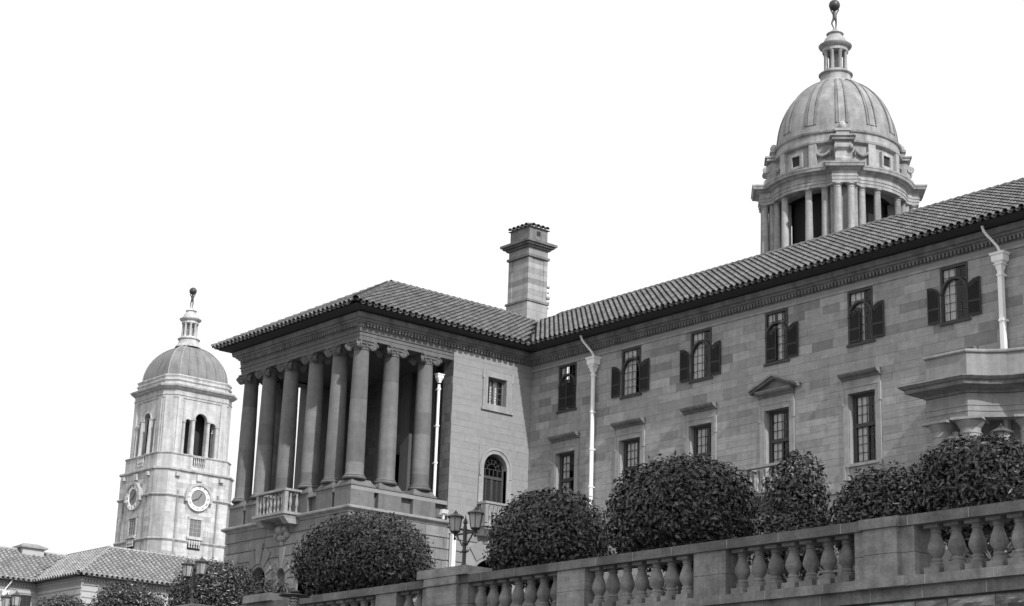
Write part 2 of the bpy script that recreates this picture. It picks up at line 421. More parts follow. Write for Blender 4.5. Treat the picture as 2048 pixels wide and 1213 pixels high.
pR = [(0, 0), (LR - EO, 0), (LR + WY, slen_p), (YA + 11.93 + EO, slen_p)]
eF = (-12.04 - EO, -11.93 - EO, EZ + dz); LF = 12.04 + 2 * EO; pF = [(0, 0), (LF, 0), (LF / 2, slen_f)]
eL = (-12.04 - EO, 11, EZ + dz); pL = [(0, 0), (22.93 + EO, 0), (11 - YA, slen_p), (11 - WY, slen_p)]
pan(rp, eR, (0, 1, 0), upR, pR); pan(rp, eF, (1, 0, 0), upF, pF); pan(rp, eL, (0, -1, 0), upL, pL)
rpo = obj('roof', rp, 'tile', pav, tone=.55)
tile_slope(rpo, eR, (0, 1, 0), upR, pR, 200); tile_slope(rpo, eF, (1, 0, 0), upF, pF, 60)
ridge_line(rpo, (XA, YA, RZ + dz), (XA, WY, RZ + dz))
ridge_line(rpo, (EO + .05, -11.93 - EO - .05, EZ + dz + .03), (XA, YA, RZ + dz)); ridge_line(rpo, (-12.04 - EO - .05, -11.93 - EO - .05, EZ + dz + .03), (XA, YA, RZ + dz))

# ---- windows of the wing
def half_arch(w, hs, ht, k=7):
    """outline of a shutter leaf: straight outer... inner edge high, quarter arch to the outer edge"""
    return [(0, 0), (w, 0), (w, hs)] + [(w * math.cos(PI / 2 * i / k), hs + (ht - hs) * math.sin(PI / 2 * i / k)) for i in range(1, k + 1)]
def shutter_mesh(w, hs, ht):
    """leaf with its hinge edge at u = w (low side) and tall edge at u = 0; louvres between stiles"""
    mb = MB(); F = lambda u, n, z: (u, -n, z); top = lambda u: hs + (ht - hs) * math.sqrt(max(0, 1 - (u / w) ** 2))
    mb.fbox(F, 0, .06, 0, .04, 0, ht - .01); mb.fbox(F, w - .06, w, 0, .04, 0, hs + .03); mb.fbox(F, .06, w - .06, 0, .04, 0, .09); mb.fbox(F, .06, w - .06, 0, .04, hs * .5 - .05, hs * .5 + .05)
    k = 8
    for i in range(k):
        a, b = w * i / k, w * (i + 1) / k
        mb.hexa([F(u, n, top(u) + o) for o in (-.08, 0) for n in (0, .04) for u in (a, b)])
    z = .11
    while z < ht - .1:
        wmax = w - .06
        if z > hs: wmax = min(wmax, w * math.sqrt(max(0, 1 - ((z + .03 - hs) / (ht - hs)) ** 2)) - .03)
        if wmax > .1: mb.add([(.05, -.004, z + .05), (wmax, -.004, z + .05), (wmax, -.036, z), (.05, -.036, z), (.05, .004, z + .045), (wmax, .004, z + .045), (wmax, -.028, z - .005), (.05, -.028, z - .005)], [(0, 1, 2, 3), (4, 7, 6, 5), (3, 2, 6, 7)])
        z += .06
    mb.add([(.05, .006, .05), (w - .05, .006, .05), (w - .05, .006, hs), (.05, .006, ht - .15)], [(0, 1, 2, 3)])
    return mb.mesh('shutter')
SHW = .68; SHUT = shutter_mesh(SHW, 1.30, 1.72); SHUT.materials.append(M_['timber'])
def curtain(parent, F, u0, u1, z0, z1, n):
    mb = MB(); k = 26; vs = []
    for i in range(k + 1):
        u = u0 + (u1 - u0) * i / k; o = n + .035 * math.sin(i * 1.35 + u0) + .015 * math.sin(i * 2.9)
        vs += [F(u, o, z0), F(u, o, z1)]
    mb.add(vs, [(2 * i, 2 * i + 2, 2 * i + 3, 2 * i + 1) for i in range(k)]); obj('curtain', mb.mesh('curtain', smooth=80), 'curtain', parent)
def grid(mb, F, u0, u1, z0, z1, nu, nz, n, t=.025, d=.03):
    for i in range(1, nu): u = u0 + (u1 - u0) * i / nu; mb.fbox(F, u - t / 2, u + t / 2, n - d, n, z0, z1)
    for j in range(1, nz): z = z0 + (z1 - z0) * j / nz; mb.fbox(F, u0, u1, n - d - .002, n - .002, z - t / 2, z + t / 2)
STATE = {0: (0, 0), 1: (1, 1), 2: (1, 1), 3: (0, 1), 4: (0, 1), 5: (1, 1), 6: (1, 1)}   # left, right leaf open
CURT = {0: [(-.7, -.25)], 1: [(-.7, .2)], 2: [(-.7, .05)], 3: [(-.7, -.25), (-.1, .3)], 4: [(-.7, .1)], 5: [(-.7, -.02)], 6: [(-.7, .2)]}
for i, c in enumerate(UC):
    F = (lambda c: lambda u, n, z: FW(c + u, n, z))(c); zb, zt = -3.24, -.64; zs = zb + 1.30
    mb = MB(); n0, n1 = -.12, .02
    mb.fbox(F, -.74, -.64, n0, n1, zb, zt); mb.fbox(F, .64, .74, n0, n1, zb, zt); mb.fbox(F, -.64, .64, n0, n1 - .003, zt - .10, zt); mb.fbox(F, -.64, .64, n0, n1 - .003, zb, zb + .09)
    arch_ring(mb, F, 0, .64, .74, zs + .02, n0 + .01, n1 + .05, 12)
    win = obj('window', mb, 'frame', wing)
    mb = MB(); mb.fbox(F, -.82, .86, -.05, .09, zb - .10, zb - .005); obj('sill', mb, 'frame', win)
    mb = MB(); grid(mb, F, -.64, .64, zb + .09, zt - .1, 4, 6, -.05, .022); obj('glazing_bars', mb, 'frame', win)
    mb = MB(); mb.add([F(-.64, -.066, zb + .09), F(.64, -.066, zb + .09), F(.64, -.066, zt - .1), F(-.64, -.066, zt - .1)], [(0, 1, 2, 3)]); obj('glass', mb, 'glass', win)
    for (a, b) in CURT[i]: curtain(win, F, a, b, zb, zt, -.16)
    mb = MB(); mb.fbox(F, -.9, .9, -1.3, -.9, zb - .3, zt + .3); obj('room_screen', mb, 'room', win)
    for sgn, op in zip((-1, 1), STATE[i]):
        m0 = Matrix.Scale(-1, 4, (1, 0, 0)) if sgn < 0 else Matrix.Identity(4)
        if op: mm = Matrix.Translation((c + sgn * (.76 + SHW), -.075, zb + .06)) @ Matrix.Scale(-1, 4, (1, 0, 0)) @ m0; mm = mm @ Matrix.Rotation(-.06, 4, 'Z')
        else: mm = Matrix.Translation((c + sgn * .0, -.03, zb + .09)) @ Matrix.Scale(.95, 4) @ m0
        obj('shutter', SHUT, 'timber', win, mm, tone=random.uniform(.8, 1.25))
    # lower window with stone surround and cornice
    zb, zt = -8.92, -5.60
    mb = MB()
    for s in (-1, 1):
        a, b = sorted((s * .80, s * 1.10)); mb.fbox(F, a, b, -.05, .075, zb - .75, zt + .30)
        a, b = sorted((s * .80, s * .93)); mb.fbox(F, a, b, -.40, .035, zb + .0, zt + .0)
        a, b = sorted((s * 1.0, s * 1.14)); mb.fbox(F, a, b, -.02, .11, zt - .55, zt + .32); mb.fbox(F, a, b, -.02, .12, zb - .72, zb - .05)
    mb.fbox(F, -.80, .80, -.05, .072, zt, zt + .30); mb.fbox(F, -1.08, 1.08, -.05, .05, zt + .32, -4.86); mb.fbox(F, -1.12, 1.12, -.02, .10, zt + .26, zt + .33)
    mb.fbox(F, -.93, .93, -.42, .12, zb - .14, zb - .002); mb.fbox(F, -.8, .8, -.05, .02, zb - .75, zb - .14)
    for s in (-1, 1): mb.fbox(F, *sorted((s * .77, s * .806)), -.415, .02, zb, zt)
    sur = obj('window_surround', mb, 'trim', wing)
    mb = MB(); prof = [(-.05, -4.98), (.12, -4.94), (.16, -4.88), (.34, -4.80), (.40, -4.70), (.40, -4.66), (-.05, -4.62)]
    mb.sweep(prof, [FW(c + 1.15, .0, 0)[:2], FW(c - 1.15, .0, 0)[:2]])
    if i == 3:
        for s in (-1, 1):
            a, b = (c + s * 1.55, -4.62), (c, -4.02)
            for (o0, o1, nn) in ((.0, .10, .44), (-.10, .0, .34)):
                p = [FW(u, n, z + o) for o in (o0, o1) for n in (0, nn) for (u, z) in (a, b)]; mb.hexa(p)
        mb.prism([(c - 1.3, -4.64), (c + 1.3, -4.64), (c, -4.1)], FW, 0, .10)
    obj('pediment' if i == 3 else 'window_cornice', mb, 'cornice', sur)
    mb = MB(); n0, n1 = -.40, -.26; zm = -7.10
    mb.fbox(F, -.765, -.60, n0, n1, zb + .03, zt - .0); mb.fbox(F, .60, .765, n0, n1, zb + .03, zt); mb.fbox(F, -.6, .6, n0, n1 - .003, zt - .14, zt); mb.fbox(F, -.6, .6, n0, n1 + .03, zm - .09, zm + .09)
    mb.fbox(F, -.6, .6, n0, n1 - .003, zb + .03, zb + .14); mb.fbox(F, .02, .12, n0, n1 - .005, zb + .14, zm - .09)
    win = obj('window', mb, 'frame', wing)
    mb = MB(); grid(mb, F, -.6, .6, zm + .09, zt - .14, 4, 3, -.31, .03); grid(mb, F, -.6, .02, zb + .14, zm - .09, 2, 4, -.31, .03); grid(mb, F, .12, .6, zb + .14, zm - .09, 2, 4, -.31, .03); obj('glazing_bars', mb, 'frame', win)
    mb = MB(); mb.add([F(-.6, -.33, zb + .1), F(.6, -.33, zb + .1), F(.6, -.33, zt - .1), F(-.6, -.33, zt - .1)], [(0, 1, 2, 3)]); obj('glass', mb, 'glass', win)
    for (a, b) in ([(-.6, .02), (.4, .62)] if i in (2, 3, 4) else [(-.6, .1)] if i == 1 else [(-.6, -.1), (.3, .6)]): curtain(win, F, a, b, zb + .05, zt - .05, -.41)
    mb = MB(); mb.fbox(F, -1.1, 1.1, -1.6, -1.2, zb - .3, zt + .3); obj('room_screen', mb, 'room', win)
# ---- balcony under the pedimented window
def baluster_prof(h, r):
    P = [(.80, 0), (.80, .10), (.62, .13), (.70, .17), (.62, .21), (.5, .23), (.92, .38), (1.0, .46), (.9, .56), (.58, .76), (.5, .83), (.62, .85), (.62, .88), (.54, .90), (.60, .93), (.78, .95)]
    return [(a * r, z * h) for a, z in P]
def balcony(parent, F, c, hw, zt, proj, m='trim', nb=6):
    zb = zt - 1.22; mb = MB()
    mb.fbox(F, c - hw - .12, c + hw + .12, 0, proj + .12, zb - .16, zb - .02); mb.fbox(F, c - hw - .02, c + hw + .02, 0, proj + .02, zb - .30, zb - .16); b = obj('balcony', mb, m, parent)
    for s in (-1, 1):
        a, d = sorted((c + s * hw, c + s * (hw - .5))); q = [F(u, n, z) for z, e in ((zb - .62, .25), (zb - .301, 0)) for n in (0, proj - e * 1.2) for u in (a, d)]
        mb = MB(); mb.hexa(q); obj('bracket', mb, m, b)
    mb = MB(); mb.fbox(F, c - hw - .06, c + hw + .06, proj - .24, proj + .06, zt - .12, zt)
    for s in (-1, 1): mb.fbox(F, *sorted((c + s * (hw + .06), c + s * (hw - .24))), 0, proj - .24, zt - .121, zt - .001)
    obj('handrail', mb, m, b)
    for s in (-1, 1):
        mb = MB(); mb.fbox(F, *sorted((c + s * hw, c + s * (hw - .2))), proj - .2, proj, zb - .02, zt - .12); obj('post', mb, m, b)
    bp = baluster_prof(1.08, .10); n = nb
    for i in range(n):
        u = c - hw + .2 + (2 * hw - .4) * (i + .5) / n; mb = MB(); x, y, _ = F(u, proj - .1, 0); mb.lathe([(r, z + zb - .02) for r, z in bp], (x, y), 10); obj('baluster', mb.mesh('baluster', smooth=40), m, b)
    for s in (-1, 1):
        for k in range(2):
            x, y, _ = F(c + s * (hw - .1), (proj - .2) * (k + .5) / 2, 0); mb = MB(); mb.lathe([(r, z + zb - .02) for r, z in bp], (x, y), 10); obj('baluster', mb.mesh('baluster', smooth=40), m, b)
    return b
balcony(wing, FW, UC[3], 1.45, -8.45, .85)
# ---- rainwater pipes
def downpipe(parent, F, u, zt, zb, sq=False, neck=None, r=.115, hop=1.0):
    mb = MB(); n = .26
    if sq: mb.fbox(F, u - r, u + r, n - r, n + r, zb, zt - .75)
    else: mb.tube([F(u, n, zb), F(u, n, zt - .75)], r, 14)
    p = obj('downpipe', mb.mesh('downpipe', smooth=40), 'white', parent)
    mb = MB(); q = lambda hw, hd, z: [F(u - hw, n - hd, z), F(u + hw, n - hd, z), F(u - hw, n + hd, z), F(u + hw, n + hd, z)]
    for (a, b_) in (((.12, .12, zt - .80), (.17, .17, zt - .55)), ((.24, .2, zt - .55), (.22, .2, zt - .5)), ((.14, .14, zt - .5), (.30, .22, zt - .38)), ((.30, .22, zt - .38), (.31, .23, zt - .10)), ((.36, .27, zt - .10), (.38, .29, zt))):
        mb.hexa(q(*a) + q(*b_))
    if hop:
        cc = Vector(F(u, n, zt - .4)); mb.v = [tuple(cc + (Vector(v) - cc) * hop) for v in mb.v]; obj('hopper', mb, 'white', p)
    z = zt - 1.0
    while z > zb:
        mb = MB()
        if sq: mb.fbox(F, u - r - .03, u + r + .03, 0, n + r + .03, z - .05, z + .05)
        else: x, y, _ = F(u, n, 0); mb.lathe([(r + .035, z - .05), (r + .035, z + .05)], (x, y), 14); mb.fbox(F, u - .05, u + .05, .03, .2, z - .03, z + .03)
        obj('bracket', mb, 'white', p); z -= 2.05
    if neck:
        du, nz, zz = neck; mb = MB()
        pts = [F(u + du * a_, n + (nz - n) * b_, zt + (zz - zt) * t_) for a_, b_, t_ in ((0, 0, -.02), (.02, .02, .10), (.12, .12, .24), (.42, .42, .46), (.72, .70, .66), (.90, .88, .82), (.98, 1, 1.0))]
        mb.tube(pts, .065, 10); obj('swan_neck', mb.mesh('swan_neck', smooth=60), 'white', p)
    return p
downpipe(wing, FW, 5.55, -.72, -12.5, neck=(-.5, .80, .52)); downpipe(wing, FW, 31.95, -.72, -9.0, sq=True, neck=(-.5, .80, .52), r=.105)
# ---- columned porch at the right end of the wing
PP = [(36, -.82), (34.6, -.88), (33.6, -1.02), (32.8, -1.34), (32.15, -1.85), (31.6, -2.5), (29.44, -2.5), (29.44, 0)]
mb = MB(); mb.sweep([(-.45, -6.75), (0.0, -6.75), (.0, -6.60), (-.03, -6.56), (-.03, -5.58), (.05, -5.55), (.07, -5.50), (.05, -5.42), (-.45, -5.42), (-.45, -6.75)], PP); porch = obj('porch_parapet', mb, 'trim', wing, tone=.85)
mb = MB(); mb.sweep([(-.5, -7.35), (.06, -7.32), (.10, -7.22), (.30, -7.15), (.62, -7.08), (.66, -6.92), (.74, -6.90), (.86, -6.78), (.84, -6.74), (-.4, -6.72)], PP); obj('porch_cornice', mb.mesh('porch_cornice', smooth=20), 'cornice', porch)
mb = MB(); mb.sweep([(-.6, -8.36), (0, -8.36), (0.0, -8.12), (.03, -8.11), (.03, -7.88), (.06, -7.87), (.06, -7.80), (0, -7.79), (0, -7.34), (-.6, -7.34), (-.6, -8.36)], PP); obj('porch_entablature', mb, 'trim', porch, tone=.8)
mb = MB(); mb.add([(x, y, -6.8) for x, y in PP] + [(36, 0, -6.8)], [tuple(range(9))]); mb.add([(x, y, -8.0) for x, y in PP] + [(36, 0, -8.0)], [tuple(range(9))]); obj('porch_roof', mb, 'trim', porch, tone=.6)
for (x, y, ang) in ((29.95, -2.05, 0), (31.35, -2.02, .35), (33.45, -.75, .6)):
    mb = MB(); mb.lathe([(.52, BZ + .3), (.50, -12), (.43, -9.05), (.46, -9.02), (.46, -8.96), (.42, -8.94), (.43, -8.78), (.47, -8.74), (.58, -8.56), (.62, -8.50), (.62, -8.47)], (x, y), 28)
    cc = obj('porch_column', mb.mesh('porch_column', smooth=35), 'trim', wing, tone=.9)
    mb = MB(); mb.box(-.66, .66, -.66, .66, -.055, .05); obj('abacus', mb, 'trim', cc, T(x, y, -8.42, ang), tone=.9)
    mb = MB(); mb.box(x - .66, x + .66, y - .66, y + .66, BZ, BZ + .3); obj('plinth', mb, 'trim', cc)

# ------------------------------------------------------------------ pavilion
YE = -5.6
# right-hand wall with a small square window and an arched one
WN = (-3.17, -1.83, -2.92, -1.38); AWc, AWh, AWs, AWb = -2.44, .82, -6.50, -8.50
Dc, Dh, Ds = -2.40, 1.45, -12.95
holes = [WN, (AWc - AWh, AWc + AWh, AWb, AWs + AWh), (Dc - Dh, Dc + Dh, BZ, Ds + Dh)]
mb = MB(); backing(mb, FR, YE, .0, BZ, 1.3, holes, -.85, 0.0)
obj('wall', mb, 'mortar', pav)
mb = MB(); mb.box(-12.04, -11.19, -7.74, 11, BZ, .45); obj('side_wall', mb, 'portico', pav)
mb = MB(); mb.box(-11.19, -6, 10.7, 11, BZ, .45); obj('back_wall', mb, 'portico', pav)
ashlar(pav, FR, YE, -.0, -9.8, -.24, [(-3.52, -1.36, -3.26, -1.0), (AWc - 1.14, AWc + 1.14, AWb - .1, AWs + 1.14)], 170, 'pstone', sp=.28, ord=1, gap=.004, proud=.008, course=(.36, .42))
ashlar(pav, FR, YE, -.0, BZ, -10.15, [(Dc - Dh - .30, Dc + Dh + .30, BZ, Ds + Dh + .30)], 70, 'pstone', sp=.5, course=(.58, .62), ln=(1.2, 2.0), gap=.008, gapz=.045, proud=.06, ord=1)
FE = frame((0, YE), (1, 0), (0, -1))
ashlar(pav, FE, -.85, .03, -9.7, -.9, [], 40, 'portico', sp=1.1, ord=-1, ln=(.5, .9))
mb = MB(); mb.fbox(FR, YE, .0, -.0, .20, -10.12, -9.98); mb.fbox(FR, YE, .0, 0, .12, -9.98, -9.80); obj('string_course', mb, 'trim', pav)
def ring_fill(parent, F, c, h, s, zsill, ztop, hw, n0, n1, m): mb = MB(); arch_wall(mb, F, c - hw, c + hw, zsill, ztop, [(c, h, s, zsill)], n0, n1, 18); obj('arch_spandrel', mb, m, parent)
ring_fill(pav, FR, AWc, AWh, AWs, AWb - .1, AWs + 1.14, 1.14, -.35, .03, 'pstone')
ring_fill(pav, FR, Dc, Dh, Ds, BZ, Ds + Dh + .30, Dh + .30, -.8, .05, 'pstone')
mb = MB(); mb.fbox(FR, -3.5, -3.17, 0, .07, -3.2, -1.05); mb.fbox(FR, -1.83, -1.42, 0, .07, -3.2, -1.05); mb.fbox(FR, -3.17, -1.83, 0, .068, -1.38, -1.05); mb.fbox(FR, -3.17, -1.83, 0, .068, -3.2, -2.92)
mb.fbox(FR, -3.56, -3.40, 0, .09, -1.5, -1.0); mb.fbox(FR, -1.50, -1.36, 0, .09, -1.5, -1.0); mb.fbox(FR, -3.58, -1.32, 0, .12, -3.30, -3.19); s1 = obj('window_surround', mb, 'trim', pav, tone=1.05)
mb = MB(); n0, n1 = -.34, -.24
mb.fbox(FR, -3.17, -3.07, n0, n1, -2.92, -1.38); mb.fbox(FR, -1.93, -1.83, n0, n1, -2.92, -1.38); mb.fbox(FR, -3.07, -1.93, n0, n1 - .003, -1.48, -1.38); mb.fbox(FR, -3.07, -1.93, n0, n1 - .003, -2.92, -2.82); mb.fbox(FR, -2.56, -2.44, n0, n1 - .005, -2.82, -1.48)
w1 = obj('window', mb, 'frame', pav, tone=2.5)
mb = MB(); grid(mb, FR, -3.07, -2.56, -2.82, -1.48, 2, 4, -.27, .025); grid(mb, FR, -2.44, -1.93, -2.82, -1.48, 2, 4, -.27, .025); obj('glazing_bars', mb, 'frame', w1, tone=2)
mb = MB(); mb.add([FR(a, -.29, b) for a, b in ((-3.07, -2.82), (-1.93, -2.82), (-1.93, -1.48), (-3.07, -1.48))], [(0, 1, 2, 3)]); obj('glass', mb, 'glass', w1)
curtain(w1, FR, -2.62, -2.15, -2.9, -1.4, -.45)
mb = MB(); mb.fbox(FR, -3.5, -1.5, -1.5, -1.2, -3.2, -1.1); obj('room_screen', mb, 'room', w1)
# arched window: architrave, fanlight, shutters
mb = MB(); arch_ring(mb, FR, AWc, AWh, AWh + .20, AWs, .0, .09, 20, AWb); arch_ring(mb, FR, AWc, AWh + .20, AWh + .31, AWs, .0, .14, 20, AWs - .5); mb.fbox(FR, AWc - 1.16, AWc - AWh - .2, 0, .10, AWb, AWs - .55); mb.fbox(FR, AWc + AWh + .2, AWc + 1.16, 0, .10, AWb, AWs - .55)
s2 = obj('window_surround', mb, 'trim', pav, tone=1.02)
mb = MB(); arch_ring(mb, FR, AWc, AWh - .10, AWh, AWs, -.34, -.22, 18, AWb); mb.fbox(FR, AWc - .72, AWc + .72, -.34, -.20, -7.06, -6.90); mb.fbox(FR, AWc - .05, AWc + .05, -.34, -.21, AWb, -7.06)
w2 = obj('window', mb, 'frame', pav, tone=1.3)
mb = MB()
for k in range(1, 6):
    a = PI * k / 6; mb.tube([FR(AWc + .3 * math.cos(a), -.28, AWs + .3 * math.sin(a)), FR(AWc + .74 * math.cos(a), -.28, AWs + .74 * math.sin(a))], .014, 5)
mb.tube([FR(AWc + .3 * math.cos(PI * k / 10), -.28, AWs + .3 * math.sin(PI * k / 10)) for k in range(11)], .014, 5); mb.tube([FR(AWc + .55 * math.cos(PI * k / 12), -.28, AWs + .55 * math.sin(PI * k / 12)) for k in range(13)], .012, 5)
grid(mb, FR, AWc - .72, AWc + .72, -6.9, AWs, 5, 1, -.27, .025); mb.fbox(FR, AWc - .72, AWc + .72, -.30, -.27, AWs - .012, AWs + .012); obj('glazing_bars', mb, 'frame', w2, tone=1.6)
mb = MB(); mb.add([FR(AWc + .75 * math.cos(PI * k / 14), -.30, AWs + .75 * math.sin(PI * k / 14)) for k in range(15)] + [FR(AWc - .75, -.30, -7), FR(AWc + .75, -.30, -7)], [tuple(range(17))]); obj('glass', mb, 'glass', w2)
for s in (0, 1):
    a = AWc - .72 + .77 * s; b = a + .67
    for (p, q) in ((a, a + .33), (a + .34, b)):
        mb = MB(); mb.fbox(FR, p, p + .05, -.30, -.24, AWb, -7.06); mb.fbox(FR, q - .05, q, -.30, -.24, AWb, -7.06)
        z = AWb + .05
        while z < -7.1: mb.hexa([FR(u, n, zz) for zz, n_ in ((z, 0), (z + .012, 0)) for n, dz_ in ((-.30, .04), (-.25, 0)) for u in (p + .04, q - .04)] if False else [FR(u, n, z + dd + e) for e in (0, .014) for n, dd in ((-.30, .045), (-.25, 0)) for u in (p + .04, q - .04)]); z += .075
        mb.fbox(FR, p + .05, q - .05, -.31, -.305, AWb, -7.06); obj('shutter', mb, 'timber', w2, tone=1.6)
mb = MB(); mb.fbox(FR, -3.5, -1.3, -1.6, -1.3, -8.7, -5.4); obj('room_screen', mb, 'room', w2)
balcony(pav, FR, AWc, 1.12, -8.52, .75, nb=6)
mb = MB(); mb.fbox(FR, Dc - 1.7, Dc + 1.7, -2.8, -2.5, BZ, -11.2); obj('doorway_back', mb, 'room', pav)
def voussoirs(parent, F, c, r0, zs, angs, lens, half, n1, m, nk=.02):
    for a, l in zip(angs, lens):
        p = []
        for rr, aa in ((r0, a - half), (r0, a + half), (r0 + l, a + half * .82), (r0 + l, a - half * .82)): p.append((c + rr * math.cos(R(aa)), zs + rr * math.sin(R(aa))))
        mb = MB(); mb.prism(p, F, .0, n1 + (nk if abs(a - 90) < 5 else 0)); obj('voussoir', mb, m, parent, tone=random.uniform(.9, 1.12))
voussoirs(pav, FR, Dc, Dh + .22, Ds, (30, 60, 90, 120, 150), (.65, .85, 1.1, .85, .65), 13, .115, 'pstone')
# portico podium: rusticated wall with an arch and niches
N1 = (-8.36, .74, -13.05); N2 = (-6.02, .40, -12.98); N3 = (-3.68, .74, -13.05)
fh = [(N1[0] - N1[1], N1[0] + N1[1], BZ, N1[2] + N1[1]), (N2[0] - N2[1], N2[0] + N2[1], -14.2, N2[2] + N2[1]), (N3[0] - N3[1], N3[0] + N3[1], BZ, N3[2] + N3[1])]
mb = MB(); backing(mb, FF, -12.04, 0, BZ, -9.82, fh, -.7, 0); mb.fbox(FR, -11.23, YE, -.7, 0, BZ, -9.82); mb.box(-12.04, -11.34, -11.23, YE, BZ, -9.82); mb.box(-12.03, -.01, -11.9, -4.8, -8.95, -8.75)
obj('podium_wall', mb, 'mortar', pav)
pw = [(N1[0] - 1.0, N1[0] + 1.0, BZ, N1[2] + 1.0), (N2[0] - .6, N2[0] + .6, -14.3, N2[2] + .6), (N3[0] - 1.0, N3[0] + 1.0, BZ, N3[2] + 1.0)]
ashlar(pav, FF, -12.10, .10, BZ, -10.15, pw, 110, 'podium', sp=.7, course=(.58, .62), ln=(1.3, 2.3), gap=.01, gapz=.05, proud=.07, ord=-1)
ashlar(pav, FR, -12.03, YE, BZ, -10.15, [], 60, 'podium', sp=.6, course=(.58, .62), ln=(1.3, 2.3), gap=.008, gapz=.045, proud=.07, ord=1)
for (c, h, s), hw, sill in ((N1, 1.0, BZ), (N2, .6, -14.2), (N3, 1.0, BZ)):
    ring_fill(pav, FF, c, h, s, sill - (.1 if sill > BZ else 0), s + hw, hw, -.5, .07, 'podium')
    mb = MB()
    if h < .5: mb.add([FF(c + h * math.cos(PI * k / 10), -.02 - .42 * math.sin(PI * k / 10), z) for z in (sill - .1, s + h) for k in range(11)], [(k, k + 1, k + 12, k + 11) for k in range(10)]); obj('niche', mb.mesh('niche', smooth=80), 'podium', pav)
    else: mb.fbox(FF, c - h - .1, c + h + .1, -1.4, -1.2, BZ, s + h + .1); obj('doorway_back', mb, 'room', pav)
    voussoirs(pav, FF, c, h + .02 if h < .5 else h + .18, s, (32, 61, 90, 119, 148), ((.45, .62, 1.15, .62, .45) if h < .5 else (.5, .95, 1.15, .95, .5)), 12.5 if h < .5 else 13, .12, 'podium')
PPATH = [(0, YE), (0, -11.93), (-12.04, -11.93), (-12.04, YE)]
mb = MB(); mb.sweep([(-.6, -10.15), (.06, -10.15), (.10, -10.06), (.22, -10.0), (.28, -9.95), (.28, -9.86), (.20, -9.83), (.16, -9.80), (-.6, -9.78)], PPATH); obj('podium_cornice', mb.mesh('podium_cornice', smooth=20), 'trim', pav, tone=.9)
# portico pedestals, dwarf wall, columns
colx = [-.52, -2.50, -4.78, -7.26, -9.54, -11.52]; coly = [-9.40, -7.14]
spots = [(x, -11.40) for x in colx] + [(-.52, y) for y in coly] + [(-11.52, coly[0])]
mb = MB(); mb.sweep([(-.85, -9.785), (-.30, -9.785), (-.30, -8.86), (-.25, -8.84), (-.25, -8.76), (-.85, -8.74)], PPATH); obj('dwarf_wall', mb, 'portico', pav, tone=.95)
zb_, zt_ = -8.16, -1.42
def colr(z): t = (z - zb_) / (zt_ - zb_); return .485 - .075 * t ** 1.7
cuts = [0, .10, .26, .42, .60, .79, 1]; DR = []
for a, b in zip(cuts[:-1], cuts[1:]):
    za, zb2 = zb_ + (zt_ - zb_) * a, zb_ + (zt_ - zb_) * b; mb = MB(); pr = []
    n = 4
    for k in range(n + 1):
        z = za + (zb2 - za) * k / n; e = .004 if k in (0, n) else 0; pr.append((colr(z) - e, z))
    if a == 0: pr = [(.56, za - .02), (.56, za + .03), (.50, za + .07)] + pr[1:]
    mb.lathe(pr, (0, 0), 32); me = mb.mesh('column_drum', smooth=35); me.materials.append(M_['portico']); DR.append(me)
mb = MB(); mb.lathe([(.60, -8.36), (.64, -8.31), (.64, -8.26), (.60, -8.22), (.55, -8.19), (.57, -8.17), (.55, -8.15)], (0, 0), 32); CB = mb.mesh('column_base', smooth=35); CB.materials.append(M_['portico'])
mb = MB(); mb.lathe([(.40, -1.43), (.45, -1.41), (.45, -1.37), (.42, -1.35), (.44, -1.22), (.53, -1.08), (.56, -.98)], (0, 0), 28); mb.box(-.58, .58, -.58, .58, -.98, -.888); mb.box(-.52, .52, -.52, .52, -1.12, -.98)
for k in range(14):
    a = 2 * PI * k / 14; mb.box(.46 * math.cos(a) - .04, .46 * math.cos(a) + .04, .46 * math.sin(a) - .04, .46 * math.sin(a) + .04, -1.27, -1.10)
CAPM = mb.mesh('capital', smooth=35); CAPM.materials.append(M_['portico'])
mb = MB(); sp = []
for k in range(20):
    a = k / 19 * 2.6 * PI; rr = .25 * (1 - .8 * k / 19); sp.append((rr * math.cos(a), rr * math.sin(a)))
for yy in (-.11, .11): mb.tube([(x, yy, z) for x, z in sp], .035, 6)
mb.tube([(0, -.12, 0), (0, .12, 0)], .20, 14)
VOL = mb.mesh('volute', smooth=50); VOL.materials.append(M_['portico'])
PED = MB(); PED.box(-.74, .74, -.74, .74, -9.78, -8.72); PED.box(-.79, .79, -.79, .79, -8.72, -8.63)
PED.hexa([(x * .74, y * .74, -8.63) for y in (-1, 1) for x in (-1, 1)] + [(x * .58, y * .58, -8.35) for y in (-1, 1) for x in (-1, 1)]); PEDM = PED.mesh('pedestal'); PEDM.materials.append(M_['portico'])
for (x, y) in spots:
    W_ = T(x, y, 0); px = max(-11.28, min(-.76, x)); py = max(-11.17, y)
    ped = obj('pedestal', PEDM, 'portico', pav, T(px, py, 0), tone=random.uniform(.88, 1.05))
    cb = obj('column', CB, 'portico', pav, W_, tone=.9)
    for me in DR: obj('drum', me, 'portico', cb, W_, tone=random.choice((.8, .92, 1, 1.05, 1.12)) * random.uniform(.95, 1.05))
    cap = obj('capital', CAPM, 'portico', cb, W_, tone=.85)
    for sx in (-1, 1):
        for sy in (-1, 1): obj('volute', VOL, 'portico', cb, Matrix.Translation((x + sx * .45, y + sy * .45, -1.22)) @ Matrix.Rotation(math.atan2(sy, sx), 4, 'Z'), tone=.9)
mb = MB(); mb.sweep([(-1.0, -.885), (-.06, -.885), (-.06, -.70), (-.03, -.69), (-.03, -.52), (.02, -.50), (.04, -.44), (-.01, -.42), (-.01, -.02), (-1.0, -.02)], [(0, YE - .02)] + PPATH[1:]); obj('architrave', mb, 'portico', pav, tone=.92)
